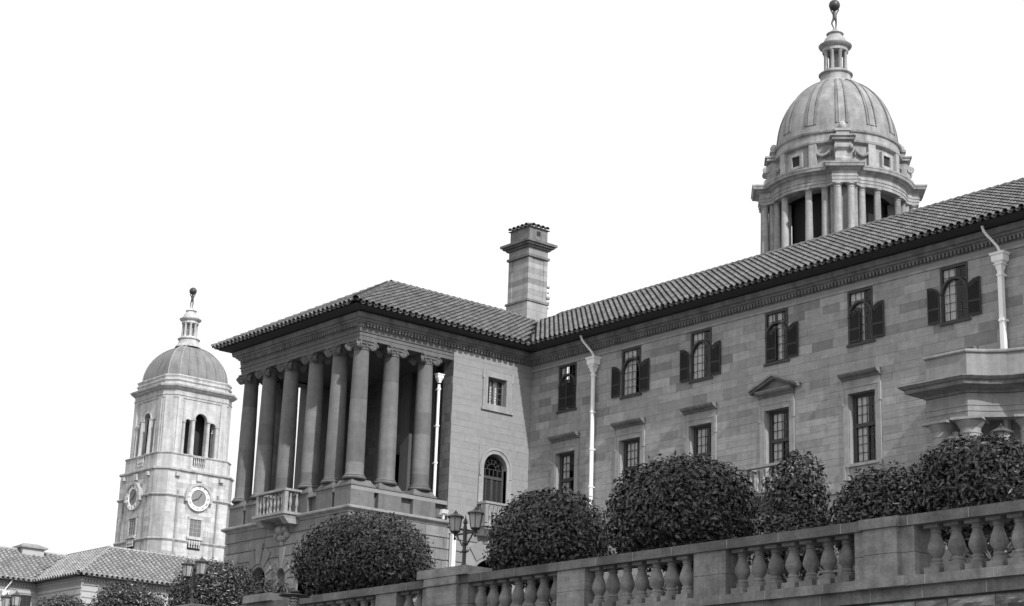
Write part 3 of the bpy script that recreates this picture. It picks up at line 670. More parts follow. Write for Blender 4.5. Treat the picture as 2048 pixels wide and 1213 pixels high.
mb = MB(); mb.box(-11.0, -1.0, -10.9, -4.7, -.80, -.6); obj('loggia_ceiling', mb, 'portico', pav, tone=.6)  # ceiling tone lowered as well for the shade of the loggia
# loggia back wall with pilasters and a doorway
FB = frame((0, -4.9), (1, 0), (0, -1)); bh = [(-7.0, -5.0, -8.8, -5.2), (-3.9, -3.0, -8.8, -7.0)]
mb = MB(); backing(mb, FB, -11.2, -.84, -9, -.7, bh, -.3, 0); obj('loggia_wall', mb, 'mortar', pav)
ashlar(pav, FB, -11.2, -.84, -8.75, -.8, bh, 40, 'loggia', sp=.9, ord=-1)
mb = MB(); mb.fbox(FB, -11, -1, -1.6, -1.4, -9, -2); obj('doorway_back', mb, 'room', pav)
for x in colx[1:-1]:
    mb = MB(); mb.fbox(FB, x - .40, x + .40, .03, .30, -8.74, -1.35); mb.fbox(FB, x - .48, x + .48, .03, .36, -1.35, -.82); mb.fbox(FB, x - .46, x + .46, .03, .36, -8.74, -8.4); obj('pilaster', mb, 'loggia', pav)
downpipe(pav, frame((-.55, -6.32), (0, 1), (1, 0)), 0.0, -1.62, -8.7, r=.085, hop=.62)
downpipe(pav, FR, -5.33, -9.4, BZ, sq=True, r=.12, hop=0)
# front balcony with carved bracket
bb = balcony(pav, FF, -6.10, 1.45, -8.50, 1.0, m='trim', nb=7)
mb = MB()
for (u, n, z, s) in ((0, .35, -10.55, .28), (-.35, .25, -10.5, .2), (.35, .25, -10.5, .2), (-.5, .2, -10.8, .2), (.5, .2, -10.8, .2), (0, .25, -10.95, .22), (0, .15, -11.25, .15), (-.25, .2, -10.95, .14), (.25, .2, -10.95, .14)):
    x, y, _ = FF(-6.1 + u, n * .6, 0); mb.lathe([(s * math.sin(PI * k / 6) + .001, z - s * math.cos(PI * k / 6)) for k in range(7)], (x, y), 10)
obj('carved_cartouche', mb.mesh('carved_cartouche', smooth=60), 'trim', bb)
# ---- chimney on the pavilion roof
CX0, CX1, CY0, CY1 = -7.45, -5.50, 4.10, 5.65
ch = MB(); ch.box(CX0 + .12, CX1 - .12, CY0 + .12, CY1 - .12, 2.5, 10.3); chim = obj('chimney', ch, 'mortar', pav)
def chim_box(name, e, z0, z1, m='trim', tone=.9):
    mb = MB(); mb.box(CX0 - e, CX1 + e, CY0 - e, CY1 + e, z0, z1); return obj(name, mb, m, chim, tone=tone)
z = 2.6
tn = [.9, .95, .9, 1.0, .95, .7, 1.05, .9, .8, 1.1, 1.0, .75, 1.15, .95, .7]
zs_ = [2.6, 4.0, 4.6, 5.2, 5.72]
for a, b in zip(zs_[:-1], zs_[1:]): chim_box('chimney_course', .05, a + .006, b - .006, tone=random.uniform(.95, 1.15))
chim_box('chimney_moulding', .12, 5.73, 5.86, 'cornice', 1); zs_ = np.linspace(5.87, 8.62, 9)
for i, (a, b) in enumerate(zip(zs_[:-1], zs_[1:])):
    t = (1.1, .95, 1.2, .72, 1.1, .9, 1.15, .85)[i]
    chim_box('chimney_course', -.04, a + .005, b - .005, tone=t)
    for x in (CX0, CX1):
        for y in (CY0, CY1): mb = MB(); mb.box(x - (.0 if x == CX0 else .34), x + (.34 if x == CX0 else 0), y - (.0 if y == CY0 else .3), y + (.3 if y == CY0 else 0), a + .004, b - .004); obj('corner_pilaster', mb, 'trim', chim, tone=t * .95)
chim_box('chimney_moulding', .10, 8.63, 8.78, 'cornice'); chim_box('chimney_moulding', .0, 8.78, 9.25, 'trim', .85)
chim_box('chimney_moulding', .14, 9.25, 9.38, 'cornice', .9); chim_box('chimney_moulding', .30, 9.38, 9.50, 'cornice', .8); chim_box('chimney_moulding', .42, 9.50, 9.66, 'cornice', .8); chim_box('chimney_moulding', .10, 9.66, 9.80, 'cornice', .8); chim_box('chimney_moulding', -.04, 9.80, 10.60, 'cornice', .95)
mb = MB(); mb.box(CX1 - .06, CX1 - .02, CY0 + .62, CY0 + .92, 10.1, 10.4); obj('flue_vent', mb, 'room', chim)
for i in range(5): obj('tile', TILE, 'tile', chim, tile_matrix((CX0 + .18 + i * .40, CY0 - .14, 10.62), (0, 1, .35), (0, -.35, 1)), tone=.8)
for i in range(4): obj('tile', TILE, 'tile', chim, tile_matrix((CX1 + .14, CY0 + .2 + i * .38, 10.62), (-1, 0, .35), (.35, 0, 1)), tone=.8)
mb = MB(); mb.hexa([(x, y, 10.60) for y in (CY0 - .1, CY1 + .1) for x in (CX0 - .1, CX1 + .1)] + [(x, y, 11.0) for y in (CY0 + .7, CY1 - .7) for x in (CX0 + .8, CX1 - .8)]); obj('chimney_cap', mb, 'tile', chim)
mb = MB()
for (zz, s) in ((6.9, .10), (6.55, .07), (6.2, .13), (5.9, .09), (5.55, .07)):
    mb.lathe([(s * math.sin(PI * k / 5) + .001, zz - s * math.cos(PI * k / 5)) for k in range(6)], (CX1 + .06, CY1 + .06), 8)
obj('carved_scroll', mb.mesh('carved_scroll', smooth=60), 'trim', chim)
# ------------------------------------------------------------------ the two towers and the far block
def ball(mb, c, r, n=10, sy=1, sz=1):
    mb.lathe([(r * math.sin(PI * k / n) + .001, c[2] - sz * r * math.cos(PI * k / n)) for k in range(n + 1)], c[:2], 16, ell=(1, sy))
def skin_body(name, joints, bones, m, parent, root=0):
    me = bpy.data.meshes.new(name); me.from_pydata([j[:3] for j in joints], bones, []); me.update(); me.materials.append(M_[m])
    o = obj(name, me, m, parent); md = o.modifiers.new('skin', 'SKIN'); md.use_smooth_shade = True
    for i, sv in enumerate(me.skin_vertices[0].data): sv.radius = (joints[i][3], joints[i][3]); sv.use_root = (i == root)
    ss = o.modifiers.new('subdiv', 'SUBSURF'); ss.levels = 1; ss.render_levels = 1
    return o
def lantern(parent, cx, cy, z0, m, top, pose):
    """open lantern of columns with a cap, carrying a bronze figure that holds up a globe"""
    k = (top - z0) / 7.0; Z = lambda z: z0 + z * k
    mb = MB(); mb.lathe([(1.62, Z(-.25)), (1.5, Z(0)), (1.42, Z(.06)), (1.30, Z(.12)), (1.22, Z(.45)), (1.20, Z(.70)), (1.36, Z(.78)), (1.36, Z(.86)), (1.12, Z(.92)), (1.05, Z(1.10)), (1.0, Z(1.12))], (cx, cy), 32); la = obj('lantern', mb.mesh('lantern', smooth=35), m, parent)
    for i in range(8):
        a = PI / 8 + i * PI / 4; mb = MB(); mb.lathe([(.19, Z(1.10)), (.19, Z(1.18)), (.155, Z(1.22)), (.135, Z(2.62)), (.19, Z(2.70)), (.2, Z(2.78))], (cx + .82 * math.cos(a), cy + .82 * math.sin(a)), 12); obj('lantern_column', mb.mesh('lantern_column', smooth=35), m, la)
    mb = MB(); mb.lathe([(.40, Z(1.1)), (.40, Z(2.8))], (cx, cy), 12); obj('lantern_core', mb.mesh('lantern_core', smooth=35), m, la, tone=.8)
    mb = MB(); mb.lathe([(1.0, Z(2.76)), (1.04, Z(2.80)), (1.02, Z(3.05)), (1.10, Z(3.10)), (1.30, Z(3.25)), (1.34, Z(3.36)), (1.22, Z(3.42)), (1.0, Z(3.48)), (.95, Z(3.7)), (.80, Z(4.0)), (.62, Z(4.2)), (.56, Z(4.3)), (.60, Z(4.36)), (.70, Z(4.42)), (.62, Z(4.50)), (.4, Z(4.62)), (.25, Z(4.78)), (.2, Z(4.86))], (cx, cy), 32); obj('lantern_cap', mb.mesh('lantern_cap', smooth=35), m, la)
    zb = Z(4.84); s = .95 * k
    J = [(0, 0, 1.05, .15), (0, .02, 1.35, .16), (0, .0, 1.62, .17), (.02, 0, 1.80, .06), (.03, 0, 1.95, .09),
         (-.11, 0, .98, .10), (-.16 - pose * .12, -.05, .55, .075), (-.10 + pose * .05, .02, .08, .045), (-.10 + pose * .05, -.08, .03, .04),
         (.11, 0, .98, .10), (.12, .02, .52, .075), (.08, .03, .06, .045), (.09, -.07, .02, .04),
         (-.22, 0, 1.62, .07), (-.36, -.03, 1.85, .05), (-.22, -.02, 2.1, .04), (.22, 0, 1.62, .07), (.36, -.03, 1.88, .05), (.22, -.02, 2.12, .04)]
    Bn = [(0, 1), (1, 2), (2, 3), (3, 4), (0, 5), (5, 6), (6, 7), (7, 8), (0, 9), (9, 10), (10, 11), (11, 12), (2, 13), (13, 14), (14, 15), (2, 16), (16, 17), (17, 18)]
    ca, sa = math.cos(.88), math.sin(.88)
    st = skin_body('bronze_figure', [(cx + (x * ca - y * sa) * s, cy + (x * sa + y * ca) * s, zb + z * s, r * s) for x, y, z, r in J], Bn, 'bronze', parent)
    mb = MB(); ball(mb, (cx, cy, top), .46 * k, 12); obj('globe', mb.mesh('globe', smooth=60), 'bronze', st)
# ---- right: round drum with four column-faced buttresses and a ribbed dome
TX, TY = -10.95, 40.0
tw = thing('domed_rotunda', 'round columned drum and ribbed stone dome rising behind the long office wing roof', 'tower', (TX, TY, BZ))
def ang(i): return -PI / 4 + i * PI / 2
def plan(rd, rp, hw, n=14, soft=.35):
    """outline of a circle rd with four square projections to rp on the diagonals, with coved shoulders; clockwise so outward is left"""
    pts = []
    for i in range(4):
        a = ang(i); t = (-math.sin(a), math.cos(a)); d = (math.cos(a), math.sin(a))
        q = lambda r, s: (TX + d[0] * r + t[0] * s, TY + d[1] * r + t[1] * s)
        w0 = math.sqrt(max(.01, rd * rd - (hw + soft) ** 2))
        pts += [q(w0, -hw - soft), q(w0 + .05 + (rp - w0) * .18, -hw - soft * .45), q(w0 + (rp - w0) * .5, -hw), q(rp, -hw), q(rp, hw), q(w0 + (rp - w0) * .5, hw), q(w0 + .05 + (rp - w0) * .18, hw + soft * .45), q(w0, hw + soft)]
        a0 = math.asin((hw + soft) / rd); a1 = PI / 2 - a0
        for k in range(1, n): b = a + a0 + (a1 - a0) * k / n; pts.append((TX + rd * math.cos(b), TY + rd * math.sin(b)))
    pts.reverse(); return pts
mb = MB(); mb.lathe([(6.3, BZ), (6.3, 8), (6.0, 15.2)], (TX, TY), 32); obj('base', mb.mesh('base', smooth=30), 'drum', tw)
mb = MB(); mb.sweep([(-1.2, 15.0), (.3, 15.0), (.3, 15.6), (0, 15.65), (0, 16.2), (-1.2, 16.2)], plan(5.5, 6.25, .95), closed=True); mb.lathe([(5.0, 15.9), (5.0, 16.1)], (TX, TY), 32); obj('stylobate', mb, 'drum', tw)
pl_ = plan(5.35, 6.12, .92)
mb = MB(); mb.sweep([(-1.3, 22.38), (.0, 22.38), (.0, 22.62), (.04, 22.63), (.04, 22.85), (.09, 22.88), (.09, 22.94), (.02, 22.97), (.02, 23.32), (.10, 23.38), (.22, 23.42), (.24, 23.52), (.50, 23.56), (.56, 23.74), (.60, 23.78), (.62, 23.90), (.3, 23.96), (-1.2, 24.0)], pl_, closed=True); obj('entablature', mb.mesh('entablature', smooth=25), 'drum', tw)
mb = MB(); mb.lathe([(5.2, 22.5), (.1, 22.5)], (TX, TY), 32, cap=False); obj('drum_ceiling', mb, 'room', tw)
mb = MB(); mb.lathe([(3.6, 16), (3.6, 22.5)], (TX, TY), 32, cap=False); obj('dark_inner_ring', mb.mesh('dark_inner_ring', smooth=30), 'room', tw, tone=.6)  # added near-black ring, painted shade behind the drum columns
def tcol(x, y, z0, z1, r, parent, m='drum'):
    mb = MB(); h = z1 - z0; mb.lathe([(r * 1.3, z0), (r * 1.3, z0 + .1), (r * 1.02, z0 + .2), (r, z0 + .3 * h), (r * .86, z1 - .32), (r * .95, z1 - .30), (r * .95, z1 - .26), (r * .86, z1 - .24), (r * .88, z1 - .16), (r * 1.18, z1 - .08), (r * 1.25, z1 - .07), (r * 1.25, z1)], (x, y), 16)
    return obj('column', mb.mesh('column', smooth=35), m, parent, tone=random.uniform(.9, 1.1))
for i in range(4):
    a = ang(i); d = (math.cos(a), math.sin(a)); t = (-d[1], d[0]); F = lambda u, n, z: (TX + d[0] * n + t[0] * u, TY + d[1] * n + t[1] * u, z)
    mb = MB(); mb.fbox(F, -1.0, 1.0, 3.7, 5.35, 16.2, 22.38); obj('buttress_pier', mb, 'drum', tw)
    for s in (-.50, .50): x, y, _ = F(s, 5.72, 0); tcol(x, y, 16.2, 22.38, .33, tw)
    for b in (16, 31, 59, 74): x, y = TX + 4.98 * math.cos(a + R(b)), TY + 4.98 * math.sin(a + R(b)); tcol(x, y, 16.2, 22.38, .30, tw)
    # scroll buttress on the attic
    mb = MB(); prof = [(4.3, 24.0), (5.75, 24.0), (5.80, 24.5), (5.55, 24.75), (5.50, 25.2), (5.75, 25.45), (5.72, 25.70), (5.3, 25.95), (5.18, 26.2), (4.3, 26.2)]
    k = len(prof); vs = [F(u, n, z) for u in (-.62, .62) for n, z in prof]; mb.add(vs, [tuple(range(k)), tuple(reversed(range(k, 2 * k)))] + [(q, (q + 1) % k, (q + 1) % k + k, q + k) for q in range(k)]); obj('scroll_buttress', mb, 'drum', tw)
    mb = MB(); mb.fbox(F, -.85, .85, 4.3, 5.55, 26.2, 26.42); mb.fbox(F, -.95, .95, 4.3, 5.70, 26.42, 26.55); mb.fbox(F, -.5, .5, 4.3, 5.2, 26.55, 27.0); mb.fbox(F, -.62, .62, 4.3, 5.3, 27.0, 27.2); obj('buttress_cap', mb, 'drum', tw)
    mb = MB(); ball(mb, F(0, 4.95, 27.45), .32, 8, sz=1.2); obj('finial', mb.mesh('finial', smooth=60), 'drum', tw)
    for s in (-.3, .3):
        mb = MB(); mb.tube([F(s * 2 - .1, 5.62, 25.45), F(s * 2 + .1, 5.62, 25.45)], .26, 12); obj('volute', mb, 'drum', tw)
    for b in (27, 63):
        c_ = a + R(b); mb = MB(); G = lambda u, n, z: (TX + math.cos(c_) * n - math.sin(c_) * u, TY + math.sin(c_) * n + math.cos(c_) * u, z); mb.fbox(G, -.32, .32, 4.6, 4.98, 24.0, 26.15); obj('attic_pilaster', mb, 'drum', tw)
    for b in (18, 72):
        c_ = a + R(b); mb = MB(); G = lambda u, n, z: (TX + math.cos(c_) * n - math.sin(c_) * u, TY + math.sin(c_) * n + math.cos(c_) * u, z)
        mb.tube([G(-.55, 4.86, 25.5), G(-.3, 4.9, 25.22), G(0, 4.92, 25.1), G(.3, 4.9, 25.22), G(.55, 4.86, 25.5)], [.09, .13, .16, .13, .09], 7); mb.tube([G(-.58, 4.86, 25.55), G(-.6, 4.86, 25.1)], .08, 6); mb.tube([G(.58, 4.86, 25.55), G(.6, 4.86, 25.1)], .08, 6); obj('swag', mb.mesh('swag', smooth=60), 'drum', tw, tone=.8)
    c_ = a + R(45); G = lambda u, n, z: (TX + math.cos(c_) * n - math.sin(c_) * u, TY + math.sin(c_) * n + math.cos(c_) * u, z)
    mb = MB()
    for (u0, u1, z0, z1) in ((-.62, -.40, 24.45, 25.75), (.40, .62, 24.45, 25.75), (-.40, .40, 25.5, 25.75), (-.40, .40, 24.45, 24.65)): mb.fbox(G, u0, u1, 4.5, 4.92, z0, z1)
    aw = obj('attic_window', mb, 'drum', tw); mb = MB(); mb.fbox(G, -.40, .40, 4.5, 4.77, 24.65, 25.5); obj('pane', mb, 'room', aw)
mb = MB(); mb.lathe([(4.72, 23.9), (4.80, 24.0), (4.80, 24.3), (4.72, 24.35), (4.72, 26.05), (4.82, 26.1), (5.02, 26.18), (5.06, 26.34), (4.92, 26.42), (4.85, 26.45), (4.85, 27.0), (4.98, 27.05), (5.04, 27.2), (4.9, 27.28), (4.7, 27.32)], (TX, TY), 64); obj('attic_drum', mb.mesh('attic_drum', smooth=25), 'drum', tw)
dome = lambda q: (4.70 * math.cos(q), 27.3 + 5.36 * math.sin(q)); qe = math.acos(1.3 / 4.7)
mb = MB(); mb.lathe([dome(qe * k / 20) for k in range(21)], (TX, TY), 64); dm = obj('dome', mb.mesh('dome', smooth=30), 'dome', tw)
def rib(parent, b, w, lift, q0, q1, m, tone=1):
    mb = MB(); vs = []; n = 14
    for k in range(n + 1):
        q = q0 + (q1 - q0) * k / n; r, z = dome(q); nr, nz = math.cos(q), math.sin(q); ww = w * (.35 + .65 * r / 4.7)
        for du, l in ((-ww, -.05), (-ww, lift), (ww, lift), (ww, -.05)):
            rr = r + nr * l; vs.append((TX + rr * math.cos(b) - du * math.sin(b), TY + rr * math.sin(b) + du * math.cos(b), z + nz * l))
    mb.add(vs, [(k * 4 + j, k * 4 + 4 + j, k * 4 + 5 + j, k * 4 + 1 + j) for k in range(n) for j in range(3)] + [(0, 1, 2, 3), (n * 4 + 3, n * 4 + 2, n * 4 + 1, n * 4)]); obj('rib', mb, m, parent, tone=tone)
for i in range(12):
    b = -PI / 4 + i * PI / 6; rib(dm, b - .085, .075, .09, .10, qe, 'dome', .72); rib(dm, b + .085, .075, .09, .10, qe, 'dome', .72)
    rib(dm, b, .24, .06, .10, qe, 'dome', 1.08)
zr0, zr1 = [0, 16.2, 22.38, 27.3, 32.66, 60], [0, 16.2, 22.0, 26.82, 32.66, 60]      # proportions of the drum stages
def settle(o):
    if o.type == 'MESH' and not o.get('settled'):
        for v in o.data.vertices:
            if v.co.z > 0: v.co.z = float(np.interp(v.co.z, zr0, zr1))
        o['settled'] = 1; del o['settled']
    for c in o.children: settle(c)
settle(tw)
lantern(tw, TX, TY, 32.5, 'drum', 39.5, 1)
# ---- left: square clock tower with chamfered corners
LX, LY = -112.40, 39.75; CZ = 10.2
lt = thing('clock_tower', 'pale square clock tower with arched belfry, smooth dome and bronze figure holding a globe', 'tower', (LX, LY, BZ))
def chsq(s, c): return [(LX + s, LY + s - c), (LX + s, LY - s + c), (LX + s - c, LY - s), (LX - s + c, LY - s), (LX - s, LY - s + c), (LX - s, LY + s - c), (LX - s + c, LY + s), (LX + s - c, LY + s)]
def solid(mb, s, c, z0, z1, s1=None):
    p = chsq(s, c); q = chsq(s1 or s, c * (s1 or s) / s); mb.add([(x, y, z0) for x, y in p] + [(x, y, z1) for x, y in q], [tuple(range(8)), tuple(range(8, 16))] + [(i, (i + 1) % 8, (i + 1) % 8 + 8, i + 8) for i in range(8)])
FACES = [((1, 0), (0, 1)), ((0, -1), (1, 0)), ((-1, 0), (0, -1)), ((0, 1), (-1, 0))]
def tframe(i, s): (nx, ny), (ux, uy) = FACES[i]; return lambda u, n, z: (LX + nx * (s + n) + ux * u, LY + ny * (s + n) + uy * u, z)
mb = MB(); solid(mb, 5.22, 1.15, BZ, 13.2); obj('shaft', mb, 'tower', lt, tone=.75)
mb = MB(); solid(mb, 4.9, 1.1, 13.2, 15.2); obj('belfry_base', mb, 'tower', lt)
pr = lambda z, o, h: [(-.3, z), (o * .4, z + h * .1), (o * .6, z + h * .4), (o, z + h * .5), (o, z + h * .85), (o * .7, z + h), (-.3, z + h)]
for (s, c, z, o, h) in ((5.22, 1.15, 4.9, .18, .35), (5.22, 1.15, 10.0, .22, .35), (5.05, 1.15, 12.9, .40, .55), (4.9, 1.1, 15.0, .12, .25)): mb = MB(); mb.sweep(pr(z, o, h), chsq(s, c), closed=True); obj('string_course', mb, 'tower', lt, tone=.8)
for i in range(4):
    F = tframe(i, 5.22); nn = (90, 60, 0, 0)[i]; sill = [(-.8, .8, 5.15, 7.75)]
    if nn:
        ashlar(lt, F, -4.07, 4.07, 10.36, 12.9, [(-1.5, 1.5, 8.7, 11.7)], nn // 3, 'tower', course=(.55, .62), ln=(1.2, 2.4), sp=.8); ashlar(lt, F, -4.07, 4.07, 5.25, 10.0, sill + [(-1.5, 1.5, 8.7, 11.7)], nn // 3, 'tower', course=(.55, .62), ln=(1.2, 2.4), sp=.8); ashlar(lt, F, -4.07, 4.07, -4, 4.9, [], nn // 3, 'tower', course=(.55, .62), ln=(1.2, 2.4), sp=.8)
        for s in (-1, 1): mb = MB(); mb.fbox(F, *sorted((s * 2.55, s * 2.75)), 0, .12, -4, 10.9); obj('rainwater_strip', mb, 'tower', lt, tone=.55)
        WZ = -.75; F0 = F; F = (lambda F0: lambda u, n, z: F0(u, n, z + WZ))(F0)
        mb = MB(); mb.fbox(F, -1.0, -.75, 0, .10, 6.0, 8.75); mb.fbox(F, .75, 1.0, 0, .10, 6.0, 8.75); mb.fbox(F, -1.0, 1.0, 0, .14, 8.5, 8.8); mb.fbox(F, -1.1, 1.1, 0, .2, 6.3, 6.5); ww = obj('window', mb, 'tower', lt)
        mb = MB(); mb.fbox(F, -.75, .75, -.05, .03, 6.5, 8.5); obj('pane', mb, 'frame', ww, tone=3); mb = MB(); grid(mb, F, -.75, .75, 6.5, 8.5, 3, 4, .06, .05); obj('glazing_bars', mb, 'tower', ww, tone=.7)
        mb = MB(); mb.fbox(F, -.85, .85, .0, .02, 4.95, 6.2); obj('balcony_dark_plate', mb, 'room', ww)  # flat dark plate on the wall in place of shaded depth
        mb = MB(); mb.fbox(F, -1.05, 1.05, 0, .3, 6.15, 6.32)
        for k in range(5): x, y, _ = F(-.64 + .32 * k, .14, 0); mb.lathe([(r, z + 5.2 + WZ) for r, z in baluster_prof(.98, .12)], (x, y), 8)
        obj('balusters', mb.mesh('balusters', smooth=40), 'tower', ww, kind='stuff')
        F = F0
        for s in (-1, 0, 1):
            mb = MB(); mb.fbox(F, s * 2.9 - .28, s * 2.9 + .28, -.1, .42, 12.45, 12.9) if s else mb.fbox(F, -.35, .35, 0, .3, 12.2, 12.95); obj('corbel', mb, 'tower', lt)
        # clock
        F = (lambda F0: lambda u, n, z: F0(u, n + (.22 if n > .02 else 0), z))(F)
        mb = MB(); arch_ring(mb, F, 0, 1.46, 1.78, CZ, 0, .30, 20); mb.fbox(F, -1.78, -1.46, 0, .28, CZ - .5, CZ); mb.fbox(F, 1.46, 1.78, 0, .28, CZ - .5, CZ); obj('clock_hood', mb, 'tower', lt, tone=.85)
        mb = MB(); nseg = 40
        for (r0, r1, n0) in ((1.0, 1.47, .12),):
            vs = [F(r * math.cos(2 * PI * k / nseg), n, CZ + r * math.sin(2 * PI * k / nseg)) for k in range(nseg) for r, n in ((r0, 0), (r0, n0), (r1, n0), (r1, 0))]
            mb.add(vs, [(4 * k + j, 4 * ((k + 1) % nseg) + j, 4 * ((k + 1) % nseg) + j + 1, 4 * k + j + 1) for k in range(nseg) for j in range(3)])
        ck = obj('clock_face', mb.mesh('clock_face', smooth=40), 'clockwhite', lt)
        mb = MB(); mb.add([F(1.0 * math.cos(2 * PI * k / nseg), .03, CZ + 1.0 * math.sin(2 * PI * k / nseg)) for k in range(nseg)], [tuple(range(nseg))]); obj('dial', mb, 'frame', ck, tone=4)
        ROM = ['XII', 'I', 'II', 'III', 'IIII', 'V', 'VI', 'VII', 'VIII', 'IX', 'X', 'XI']
        for k, tx in enumerate(ROM):
            a = PI / 2 + k * PI / 6; mb = MB(); wd = {'I': .09, 'V': .16, 'X': .16}; tot = sum(wd[ch] for ch in tx); o_ = tot / 2     # mirrored photograph: numerals run the other way round
            def P_(u, r): return F(math.cos(a) * r + math.sin(a) * u, .13, CZ + math.sin(a) * r - math.cos(a) * u)
            def stroke(u0, r0, u1, r1, t=.022):
                mb.add([P_(u0 - t, r0), P_(u0 + t, r0), P_(u1 + t, r1), P_(u1 - t, r1)], [(0, 1, 2, 3)])
            for ch in tx:
                c0 = o_ - wd[ch] / 2; o_ -= wd[ch]; c0 = c0
                if ch == 'I': stroke(c0, 1.08, c0, 1.40)
                elif ch == 'V': stroke(c0 - .055, 1.40, c0, 1.08); stroke(c0 + .055, 1.40, c0, 1.08)
                else: stroke(c0 - .055, 1.40, c0 + .055, 1.08); stroke(c0 + .055, 1.40, c0 - .055, 1.08)
            obj('numeral', mb, 'timber', ck)
        mb = MB(); mb.prism([(-.05, CZ - .05), (.05, CZ - .05), (.45, CZ + .6), (.38, CZ + .63)], F, .06, .09); obj('clock_hand', mb, 'timber', ck); mb = MB(); mb.prism([(.05, CZ + .05), (.0, CZ - .07), (-.75, CZ - .4), (-.78, CZ - .33)], F, .09, .115); obj('clock_hand', mb, 'timber', ck)
# belfry: corner masses, arches and columns
mb = MB(); solid(mb, 4.25, .9, 15.2, 22.0); solid_b = None
mb2 = MB(); s = 4.55
for i in range(4):
    F = tframe(i, s)
    a_ = MB(); arch_wall(a_, F, -2.35, 2.35, 15.25, 21.9, [(0, .78, 19.6, 15.26), (-1.62, .40, 19.1, 15.26), (1.62, .40, 19.1, 15.26)], -.45, 0, 12); obj('belfry_screen', a_, 'tower', lt)
    k_ = MB(); arch_ring(k_, F, 0, .78, .98, 19.6, 0, .10, 12); obj('archivolt', k_, 'tower', lt)
    for sx in (-1, 1): x, y, _ = F(sx * 1.0, .08, 0); tcol(x, y, 15.25, 19.5, .24, lt, 'tower'); x, y, _ = F(sx * 2.2, .0, 0); tcol(x, y, 15.25, 19.1, .2, lt, 'tower')
    for sx in (-1, 1):
        for (u0, u1, n1) in ((2.35, 3.45, .0), (2.55, 3.25, .16)):
            p_ = MB(); p_.fbox(F, *sorted((sx * u0, sx * u1)), -1.2, n1, 15.25, 21.9); obj('belfry_pilaster', p_, 'tower', lt, tone=random.uniform(.92, 1.06))
    b_ = MB(); b_.fbox(F, -.8, .8, .32, .45, 15.0, 15.2); b_.fbox(F, -.8, .8, .32, .36, 13.9, 14.0)
    for k in range(6): x, y, _ = F(-.62 + .25 * k, .40, 0); b_.lathe([(r, z + 13.95) for r, z in baluster_prof(1.05, .09)], (x, y), 8)
    r_b = obj('balcony_balusters', b_.mesh('balcony_balusters', smooth=40), 'tower', lt, kind='stuff')
    b_ = MB(); b_.fbox(F, -.8, .8, .3, .355, 13.95, 15.05); obj('balcony_dark_plate', b_, 'room', r_b)  # dark plate paints the shade behind the balcony balusters
mb = MB()
for (sx, sy) in ((1, 1), (1, -1), (-1, -1), (-1, 1)):
    c_ = [(3.45, 4.55), (4.55, 3.45), (3.3, 3.3)]
    mb = MB(); q = [(LX + sx * x, LY + sy * y) for x, y in c_]; mb.add([(x, y, 15.25) for x, y in q] + [(x, y, 21.9) for x, y in q], [(0, 1, 2), (3, 5, 4), (0, 3, 4, 1), (1, 4, 5, 2), (2, 5, 3, 0)]); obj('corner_mass', mb, 'tower', lt)
    mb = MB(); d = Vector((sx, sy)).normalized(); t = Vector((-d.y, d.x)); ctr = Vector((LX + sx * 4.0, LY + sy * 4.0)); G = frame(ctr, t, d); mb.fbox(G, -.5, .5, -.4, .16, 15.25, 21.9); obj('belfry_pilaster', mb, 'tower', lt)
mb = MB(); mb.box(LX - 2.6, LX + 2.6, LY - 2.6, LY + 2.6, 15.2, 22); obj('bell_chamber', mb, 'room', lt)  # solid near-black block in place of the unlit chamber
mb = MB(); mb.sweep([(-2.2, 21.85), (.02, 21.85), (.02, 22.1), (.10, 22.15), (.10, 22.25), (.0, 22.3), (.0, 22.75), (.12, 22.82), (.30, 22.9), (.36, 23.05), (.55, 23.1), (.62, 23.3), (.40, 23.42), (-2.2, 23.5)], chsq(4.62, 1.15), closed=True); solid(mb, 4.3, 1, 21.8, 23.45); obj('belfry_entablature', mb, 'tower', lt, tone=.9)
mb = MB(); solid(mb, 4.45, 1.1, 23.45, 24.5); mb.sweep(pr(24.35, .12, .3), chsq(4.45, 1.1), closed=True); mb.sweep(pr(23.9, .1, .2), chsq(4.5, 1.1), closed=True); obj('dome_parapet', mb, 'tower', lt)
mb = MB(); n = 12; S0, C0 = 4.05, 1.0; prev = None
for k in range(n):
    q0, q1 = [math.acos(1.15 / S0) * x / n for x in (k, k + 1)]; z0, z1 = [24.6 + 4.75 * math.sin(q) for q in (q0, q1)]; solid(mb, S0 * math.cos(q0), C0 * math.cos(q0), z0, z1, S0 * math.cos(q1))
ld = obj('dome', mb.mesh('dome', smooth=25), 'ldome', lt)
for idx in range(8):
    mb = MB(); pts = []
    for k in range(n + 1):
        q = math.acos(1.15 / S0) * k / n; x, y = chsq(S0 * math.cos(q) + .01, C0 * math.cos(q))[idx]; pts.append((x, y, 24.6 + 4.75 * math.sin(q)))
    mb.tube(pts, .09, 6); obj('rib', mb.mesh('rib', smooth=60), 'ldome', ld, tone=1.35)
for i in range(4):
    for u in (-.62, -.2, .2, .62):
        mb = MB(); pts = []
        for k in range(n + 1):
            q = math.acos(1.15 / S0) * k / n; sq = S0 * math.cos(q); F = tframe(i, sq); pts.append(F(u * (sq - C0 * math.cos(q)), 0, 24.6 + 4.75 * math.sin(q)))
        mb.tube(pts, .03, 5); obj('seam', mb, 'ldome', ld, tone=.6)
lantern(lt, LX, LY, 29.45, 'tower', 36.46, 0)
